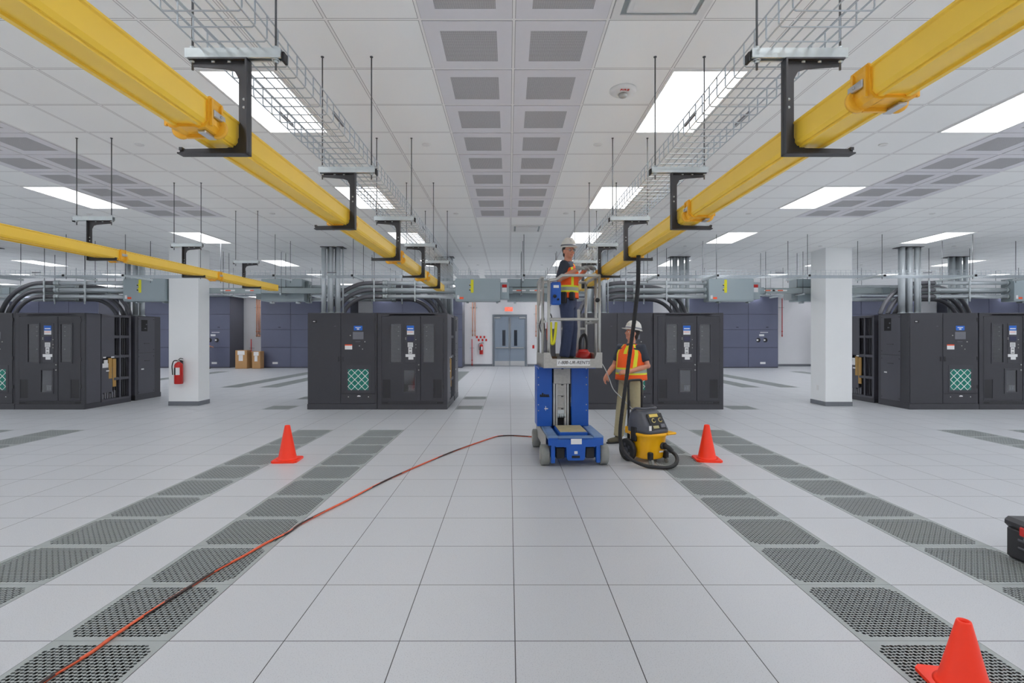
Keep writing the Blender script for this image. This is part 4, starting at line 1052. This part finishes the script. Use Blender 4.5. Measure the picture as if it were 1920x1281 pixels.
for x in (-.33, -.31):
    MB().tube(bez([(x - .02, PY0 + .32, 1.86), (x - .045, PY0 + .33, 1.76), (x - .02, PY0 + .35, 1.66), (x, PY0 + .34, 1.72), (x - .01, PY0 + .33, 1.86)]), .007, 6).build('clip_strap', RUBB, lift)
# things in the basket
inv = lift.matrix_basis
def LW(x, y, z): return M.Translation((LX, LY, 0)) @ M.Rotation(LR, 4, 'Z') @ V((x, y, z))
o = MB().tube(bez([(0, 0, 0), (-.01, 0, -.14), (-.03, 0, -.27), (-.055, .01, -.29), (-.065, .01, -.20), (-.07, .01, 0)]), .018, 10).build('lanyard', LYEL); o.location = LW(-.165, .42, 1.80); tag(o, 'bright yellow lanyard strap hanging inside the lift basket', 'strap')
o = MB().tube(bez([(0, 0, 0), (-.005, 0, -.14), (.0, 0, -.24)]), .022, 10).build('strap', LORG); o.location = LW(-.255, .52, 1.80); tag(o, 'orange red strap hanging behind the yellow one in the lift basket', 'strap')
t = thing('tool_bag', 'red tool bag on the basket floor behind the right rail', 'bag', LW(.28, .84, PZ + .02), LR)
mb = MB(); mb.loft([((0, 0, 0), .10, .08), ((0, 0, .03), .11, .09), ((.0, 0, .13), .10, .08), ((.0, 0, .19), .06, .03)], 20, p=3); mb.build('bag_body', REDP, t)
MB().tube(bez([(-.05, 0, .17), (-.04, 0, .33), (.02, 0, .40), (.05, 0, .30), (.05, 0, .17)]), .02, 8).build('bag_handle', RUBB, t)
o = MB().box(-.05, .05, -.05, .05, 0, .1, b=.004).build('small_carton', mat('dark brown carton', (92, 66, 46), .8)); o.location = LW(-.19, .55, PZ + .02); tag(o, 'small brown carton on the basket floor beside the boots', 'cardboard box')

# ================================================================== vacuum and hose
VX, VY, VR = 1.80, 6.62, R(28)
DIAL = mat('pale gold dial ring', (206, 188, 120), .5)
vac = thing('shop_vacuum', 'yellow and dark grey wheeled shop vacuum with tall push handle', 'vacuum cleaner', (VX, VY, 0), VR)
mb = MB()
mb.loft([((0, 0, .055), .165, .17), ((0, 0, .07), .175, .18), ((0, 0, .20), .19, .195), ((0, 0, .33), .205, .21), ((0, 0, .345), .225, .23), ((0, 0, .372), .232, .238), ((0, 0, .385), .225, .23)], 40, p=2.6); mb.build('tank', VYEL, vac)
mb = MB(); mb.box(.10, .26, -.25, -.02, .355, .385, b=.012); mb.build('tank_lip', VYEL, vac)
hd = MB(); hd.loft([((0, 0, .383), .218, .222), ((0, .0, .42), .22, .222), ((0, .03, .52), .205, .19), ((0, .055, .61), .185, .145), ((0, .06, .655), .15, .115)], 40, p=3.2)
head = hd.build('motor_head', VGRY, vac)
# sloped control panel on the front of the head
pn = M.Translation((0, -.152, .52)) @ M.Rotation(R(-29), 4, 'X')
def onp(mb): mb.X = pn; return mb
cpn = onp(MB()).box(-.125, .125, -.012, .006, -.11, .115, b=.006).build('control_panel', RUBB, head)
onp(MB()).box(-.095, .045, -.016, -.012, .065, .105).build('brand_plate', mat('gold label', (214, 186, 90), .5), cpn)
for x in (-.05, .06):
    mb = onp(MB()); mb.lathe([(.030, -.018), (.030, -.012)], (x, 0, .02), 18, 0, ax='Y'); mb.lathe([(.018, -.03), (.020, -.018)], (x, 0, .02), 14, 1, ax='Y'); mb.build('dial', [DIAL, RUBB], cpn)
onp(MB()).box(.03, .095, -.03, -.012, -.085, -.035, b=.004).build('outlet_cover', SCRN, cpn)
onp(MB()).box(-.09, 0, -.016, -.012, -.085, -.05).build('info_label', mat('khaki label', (170, 160, 110), .6), cpn)
MB().box(-.17, -.13, -.205, -.20, .43, .49).build('side_label', LWHT, head)
mb = MB(); mb.tube(bez([(-.16, .12, .62), (-.14, .08, .675), (-.1, -.03, .68), (.1, -.03, .68), (.14, .08, .675), (.16, .12, .62)]), .016, 10); mb.build('carry_handle', VGRY, head)
for s in (-1, 1):
    MB().box(s * .205, s * .235, -.03, .07, .27, .45, b=.01).build('latch', RUBB, vac)
    w_ = MB(); w_.lathe([(.03, -.03), (.13, -.03), (.145, -.02), (.145, .02), (.13, .03), (.03, .03)], (s * .235, .12, .145), 32, ax='X'); wo = w_.build('rear_wheel', RUBB, vac)
    q = MB(); q.lathe([(.03, -.036), (.04, -.034), (.04, .034), (.03, .036)], (s * .235, .12, .145), 14, ax='X')
    for k in range(5): a = k * 2 * math.pi / 5; q.box(s * .235 - .033, s * .235 + .033, .12 + .07 * math.cos(a) - .018, .12 + .07 * math.cos(a) + .018, .145 + .07 * math.sin(a) - .018, .145 + .07 * math.sin(a) + .018)
    q.build('wheel_hub', VGRY, wo)
    cs = MB(); cs.box(s * .13 - .03, s * .13 + .03, -.215, -.15, .055, .155, b=.012); cs = cs.build('caster_fork', RUBB, vac)
    MB().lathe([(.02, -.014), (.034, -.014), (.036, 0), (.034, .014), (.02, .014)], (s * .13, -.2, .036), 18, ax='X').build('caster_wheel', TYRE, cs)
    MB().box(s * .13 - .025, s * .13 + .025, .18, .27, .33, .42, b=.008).build('handle_bracket', VYEL, vac)
    MB().cyl((s * .115, .24, .08), (s * .115, .24, .44), .018, 10).build('handle_sleeve', RUBB, vac)
MB().tube([(-.115, .24, .40), (-.115, .24, .97)] + bez([(-.115, .24, .98), (-.105, .24, 1.01), (-.08, .24, 1.025), (.08, .24, 1.025), (.105, .24, 1.01), (.115, .24, .98)], 4) + [(.115, .24, .97), (.115, .24, .40)], .015, 10).build('push_handle', RUBB, vac)
mb = MB(); mb.tube([(.06, -.16, .22), (.06, -.235, .225)], .045, 18); mb.tube(bez([(.06, -.235, .225), (.075, -.285, .21), (.10, -.315, .17)]), .032, 14); mb.build('hose_inlet', RUBB, vac)
o_ = MB().box(-.005, .06, -.212, -.206, .145, .165).build('warning_label', LWHT, vac)
Wv = lambda x, y, z: M.Translation((VX, VY, 0)) @ M.Rotation(VR, 4, 'Z') @ V((x, y, z))
hp = [V((1.318, 5.2, 2.47)), px(1197, 492, 5.2), px(1196, 535, 5.3), px(1191, 585, 5.45), px(1184, 640, 5.62), px(1176, 700, 5.8), px(1168, 760, 5.95), px(1163, 805, 6.1), px(1164, 832, 6.2), px(1172, 850, 6.22), px(1186, 863, 6.24), V((1.66, 6.22, .034)), V((1.77, 6.18, .027)), V((1.88, 6.145, .03)), V((1.98, 6.165, .045)), V((2.045, 6.22, .085)), V((2.062, 6.30, .135)), Wv(.10, -.315, .17)]
mb = MB(); P = bez(hp, 14); mb.tube(P, [.0215 + .0015 * (k % 2) for k in range(len(P))], 12)
tag(mb.build('vacuum_hose', RUBB), 'black ribbed vacuum hose hanging from the right raceway to the vacuum', 'hose')
mb = MB(); mb.tube(bez([LW(.40, .20, 1.26), px(1136, 695, 6.6), px(1143, 712, 6.7), px(1150, 730, 6.75), px(1163, 744, 6.8), px(1180, 762, 6.8), Wv(-.12, .12, .64)]), .006, 8)
tag(mb.build('power_cable', mat('grey white cable', (178, 180, 178), .5)), 'thin grey cable running from the lift basket down to the vacuum', 'cable')

# ================================================================== people
def hand(mb, w_, d, p, sc=1.0, curl=.5, flip=1):
    """w_: wrist, d: direction of the fingers, p: palm normal"""
    d = V(d).normalized(); p = V(p); p = (p - d * p.dot(d)).normalized(); s = d.cross(p) * flip
    w_ = V(w_)
    for k, (off, L) in enumerate(((-.028, .070), (-.009, .080), (.010, .075), (.028, .058))):
        kn = w_ + d * (.088 - abs(off) * .25) + s * off
        mb.tube([w_ + s * off * .5 - d * .01, w_ + d * .045 + s * off * .9, kn], [.017 * sc, .016 * sc, .0125 * sc], 8)
        q = kn; dd = d.copy(); ax = d.cross(p)
        for j, f in enumerate((.45, .32, .23)):
            dd = M.Rotation(curl * (.7 + .25 * j + .08 * k), 3, ax) @ dd
            q2 = q + dd * L * f; mb.tube([q, q2], [.0105 * sc * (1 - .1 * j), .0095 * sc * (1 - .1 * j)], 8); mb.ell(q2, .0095 * sc, .0095 * sc, .0095 * sc, 8); q = q2
    b = w_ + d * .018 - s * .022; t1 = b + (d * .6 - s * .75 + p * .25).normalized() * .042; t2 = t1 + (d * .9 - s * .2 + p * .35).normalized() * .032
    mb.tube([b, t1, t2], [.016 * sc, .012 * sc, .009 * sc], 8); mb.ell(t2, .0095 * sc, .0095 * sc, .0095 * sc, 8)
def person(label, loc, rz, J, belly=1.0, shirt=SHIRT, trousers=JEANS, vest=True, helmet=True, gloves=False, glasses=True, head_yaw=0., head_pitch=0., lean=(0, 0), boots=BOOT, H=1.0, beltbag=False):
    t = thing('person', label, 'person', loc, rz)
    L = lambda z: V((lean[0] * max(0, z - .9), lean[1] * max(0, z - .9), 0))
    def sh(p): p = V(p); return p + L(p.z)
    hp = V((0, .005, 1.46)) + L(1.46)
    HM = M.Translation(hp) @ M.Rotation(head_yaw, 4, 'Z') @ M.Rotation(head_pitch, 4, 'X') @ M.Translation(-V((0, .005, 1.46)))
    b = MB()
    tor = [(.90, .155, .11), (1.0, .150, .105 * belly), (1.08, .145, .105 * belly), (1.18, .155, .115), (1.30, .17, .12), (1.38, .165, .105), (1.44, .11, .07), (1.48, .055, .055)]
    b.loft([((0 + L(z).x, .01 + L(z).y, z), rx, ry) for z, rx, ry in tor], 24)
    b.tube([sh((0, .012, 1.43)), HM @ V((0, .008, 1.52)), HM @ V((0, .005, 1.56))], [.062, .056, .055], 14)
    b.X = HM                                            # head: skull, jaw, face
    b.ell((0, .012, 1.645), .076, .096, .098, 20); b.ell((0, -.022, 1.590), .062, .066, .082, 18); b.ell((0, -.050, 1.548), .036, .034, .026, 14)
    b.ell((0, -.066, 1.655), .050, .022, .016, 12)
    for s in (-1, 1):
        b.ell((s * .036, -.060, 1.602), .026, .022, .022, 10); b.ell((s * .077, .006, 1.615), .010, .019, .031, 10)
    b.tube([(0, -.084, 1.648), (0, -.098, 1.622), (0, -.106, 1.604)], [.010, .012, .014], 8); b.ell((0, -.094, 1.598), .018, .012, .009, 8)
    b.X = None
    for s, a in (('R', J['R']), ('L', J['L'])):
        sg = -1 if s == 'R' else 1
        S, E, Wr = sh((sg * .175, .01, 1.405)), sh(a[0]), sh(a[1])
        b.tube([sh((sg * .10, .01, 1.38)), S, S.lerp(E, .5), E, E.lerp(Wr, .35), Wr], [.06, .058, .048, .041, .041, .028], 14); b.ell(E, .042, .042, .042, 12)
        hand(b, Wr, a[2], a[3], .86 if gloves else 1.0, J.get('curl', .45), flip=-sg)
        if gloves:
            g = MB(); hand(g, Wr, a[2], a[3], 1.3, J.get('curl', .45), flip=-sg); g.tube([Wr - V(a[2]).normalized() * .05, Wr + V(a[2]).normalized() * .01], [.040, .034], 12); remesh(g.build('glove', GLOVE, t), .007, 3)
        sl = MB(); f = J.get('sleeve', .85); sl.tube([sh((sg * .10, .01, 1.39)), S + V((0, 0, .008)), S.lerp(E, .5), S.lerp(E, f)], [.075, .076, .066, .062], 16)
        remesh(sl.build('sleeve', shirt, t), .012, 5)
    for sg, (K, A, tdir) in ((-1, J['legR']), (1, J['legL'])):
        Hh = V((sg * .085, .01, .92)); K, A = V(K), V(A)
        b.tube([Hh, Hh.lerp(K, .5), K, K.lerp(A, .35), A], [.085, .075, .056, .054, .036], 14)
        td = V((*tdir, 0)).normalized(); b.tube([A, A + V((0, 0, -.05)) - td * .02, A + td * .13 + V((0, 0, -.065))], [.036, .036, .024], 10)
        bo = MB(); hz = A.z - .085                       # boot: shaft, heel and toe
        bo.tube([A + V((0, 0, .09)), A + V((0, 0, .02)), A + V((0, 0, -.04))], [.056, .054, .052], 14)
        bo.tube([A - td * .045 + V((0, 0, -.045)), A + td * .06 + V((0, 0, -.042)), A + td * .14 + V((0, 0, -.048)), A + td * .185 + V((0, 0, -.053))], [.042, .045, .042, .030], 14)
        remesh(bo.build('boot', boots, t), .008, 4)
        so = MB()
        n = 14; pts = []
        sd = V((-td.y, td.x, 0))
        for k in range(n): an = 2 * math.pi * k / n; ca, sa = math.cos(an), math.sin(an); pts.append(A + td * (.07 + .145 * ca) + sd * .05 * sa)
        so.prism([(q.x, q.y) for q in pts], hz, hz + .022, 'Z'); so.build('boot_sole', RUBB, t)
    remesh(b.build('body', SKIN, t), .0075, 4)
    tr = MB(); tr.loft([((0, .01, .80), .16, .115), ((0, .01, .88), .175, .13), ((0, .01, .98), .168, .122 * belly), ((0, .01, 1.03), .162, .12 * belly)], 24)
    for sg, (K, A, td) in ((-1, J['legR']), (1, J['legL'])):
        Hh = V((sg * .085, .01, .90)); K, A = V(K), V(A); tr.tube([Hh + V((0, 0, .04)), Hh.lerp(K, .45), K, K.lerp(A, .5), A + V((0, 0, .015))], [.105, .096, .080, .076, .074], 18)
    remesh(tr.build('trousers', trousers, t), .012, 6)
    s_ = MB(); s_.loft([((L(z).x, .01 + L(z).y, z), (rx + .014) * (1 + (belly - 1) * .4 * (z < 1.41)), ry + .014) for z, rx, ry in ((.93, .165, .115), (1.0, .155, .11 * belly), (1.08, .15, .11 * belly), (1.18, .158, .12 * (1 + belly) / 2), (1.30, .175, .125), (1.39, .175, .105), (1.44, .12, .075), (1.475, .062, .062))], 28)
    remesh(s_.build('shirt', shirt, t), .012, 5)
    if vest:
        zz = [.94, .97, .995, 1.02, 1.045, 1.07, 1.095, 1.12, 1.15, 1.2, 1.26, 1.32, 1.37, 1.41, 1.44, 1.462]
        def dim(z):
            P_ = [(.94, .198, .155 * belly), (1.08, .188, .150 * belly), (1.2, .190, .150 * (1 + belly) / 2), (1.32, .196, .152), (1.38, .178, .130), (1.42, .145, .100), (1.462, .098, .078)]
            for (a, x0, y0), (c_, x1, y1) in zip(P_, P_[1:]):
                if a <= z <= c_: u = (z - a) / (c_ - a); wf = 1 + (belly - 1) * .45; x0 *= wf; x1 *= wf; return x0 + (x1 - x0) * u, y0 + (y1 - y0) * u
        n = 48
        def fm(i, j):
            z = zz[i]; a = (j + .5) / n * 360                # 270 = chest, 90 = back
            dc = abs(((a - 270) + 180) % 360 - 180); db = abs(((a - 90) + 180) % 360 - 180); d_ = min(dc, db)
            if 1.01 <= z < 1.03 or 1.08 <= z < 1.11: return 1
            if 1.03 <= z < 1.08: return 2
            if z >= 1.11 and 36 < d_ < 52: return 1
            if dc < 4 and z > 1.3: return 1
            return 0
        v_ = MB(); v_.loft([((L(z).x, .01 + L(z).y, z), *dim(z)) for z in zz], n, fmat=fm, caps=False)
        vo = v_.build('safety_vest', [HIVIS, HIYEL, HISIL], t); so_ = vo.modifiers.new('thick', 'SOLIDIFY'); so_.thickness = .006; so_.offset = -1
    def onh(mb): mb.X = HM; return mb
    for s in (-1, 1):
        e_ = onh(MB()); e_.ell((s * .031, -.076, 1.636), .0125, .0095, .0075, 10, 0); e_.ell((s * .031, -.0845, 1.636), .0055, .003, .0055, 8, 1); e_.build('eye', [EYEW, LTXT], t)
    m_ = onh(MB()); m_.ell((0, -.079, 1.566), .023, .008, .006, 12); m_.build('mouth', LIP, t)
    hr = onh(MB()); hr.ell((0, .026, 1.650), .083, .094, .094, 20); hr.ell((0, .055, 1.575), .062, .045, .05, 14); remesh(hr.build('hair', HAIR, t), .012, 3)
    if glasses:
        g = onh(MB())
        for s in (-1, 1):
            g.tube([(s * .031 + .024 * math.cos(a), -.094, 1.636 + .017 * math.sin(a)) for a in [2 * math.pi * k / 14 for k in range(14)]], .002, 6, closed=True); g.tube([(s * .055, -.092, 1.64), (s * .078, -.05, 1.642), (s * .08, .01, 1.64)], .002, 6)
        g.tube([(-.008, -.096, 1.64), (.008, -.096, 1.64)], .002, 6); g = g.build('safety_glasses', SCRN, t)
        l_ = onh(MB())
        for s in (-1, 1): l_.lathe([(.023, -.001), (.023, .001)], (s * .031, -.094, 1.636), 14, ax='Y')
        l_.build('lens', CLEAR, g)
    if helmet:
        hh = onh(MB()); c0 = (0, .014, 1.675)
        hh.lathe([(.133, .0), (.133, .006), (.119, .016), (.114, .05), (.098, .095), (.070, .122), (.035, .134), (.004, .136)], c0, 32, sx=.87, sy=1.05)
        hh.loft([((0, -.105, 1.676), .075, .06), ((0, -.105, 1.684), .075, .06)], 20)
        for x in (-.03, 0, .03): hh.tube(bez([(x, -.09, 1.745), (x, -.05, 1.795), (x, .02, 1.812), (x, .08, 1.79), (x, .115, 1.745)]), .007, 6)
        ho = hh.build('hard_hat', HELM, t)
        st = onh(MB()); st.lathe([(.121, .018), (.1225, .02), (.118, .040), (.116, .040)], c0, 32, sx=.87, sy=1.05); st.build('hat_band', SCRN, ho)
    if beltbag:
        bb = MB(); bb.box(-.20, -.10, -.13, -.06, .90, 1.02, b=.015); bb.box(-.235, -.18, -.03, .09, .86, 1.02, b=.012); bb.loft([((0, .01, .985), .190, .150), ((0, .01, 1.02), .188, .148)], 28); bb.build('tool_belt', RUBB, t)
    if H != 1.0: t.scale = (H, H, H)
    return t
legs = {'legR': ((-.10, -.02, .50), (-.12, .03, .085), (-.25, -1)), 'legL': ((.10, -.03, .50), (.115, .0, .085), (.25, -1))}
pl = LW(.03, .60, PZ + .02)
person('person on the lift in orange vest, white hard hat and grey gloves, hands raised', pl, R(68),
       dict(R=((-.265, .06, 1.19), (-.20, -.21, 1.345), (.2, -1, .1), (.2, 0, -1)), L=((.25, -.03, 1.19), (.06, -.26, 1.38), (-.3, -1, .1), (-.3, 0, -1)), curl=.5, sleeve=.92, **legs),
       gloves=True, head_yaw=R(-44), head_pitch=R(4), lean=(0, .0), beltbag=True, H=.95)
person('person standing behind the vacuum in orange vest, white hard hat and khaki trousers', (1.84, 7.72, 0), R(-48),
       dict(R=((-.27, -.03, 1.14), (-.27, -.22, 1.0), (0, -.6, -.8), (1, 0, 0)), L=((.275, .02, 1.15), (.13, -.22, 1.07), (-.7, -.7, -.05), (-.3, .7, -.4)), curl=.4, sleeve=.75,
            legR=((-.11, -.08, .49), (-.13, -.12, .085), (-.35, -1)), legL=((.10, .0, .49), (.12, .07, .085), (.2, -1))),
       belly=1.45, trousers=KHAKI, glasses=False, head_yaw=R(-28), head_pitch=R(-8), H=1.02)
person('person in a purple shirt almost hidden behind the white column, only an elbow showing', (-15.06, 25.3, 0), R(170),
       dict(R=((-.27, .05, 1.14), (-.2, -.18, 1.1), (0, -1, 0), (0, 0, -1)), L=((.30, .05, 1.14), (.16, -.18, 1.12), (0, -1, 0), (0, 0, -1)), sleeve=.9, **legs),
       shirt=PURP, trousers=JEANS, vest=False, helmet=False, glasses=False)
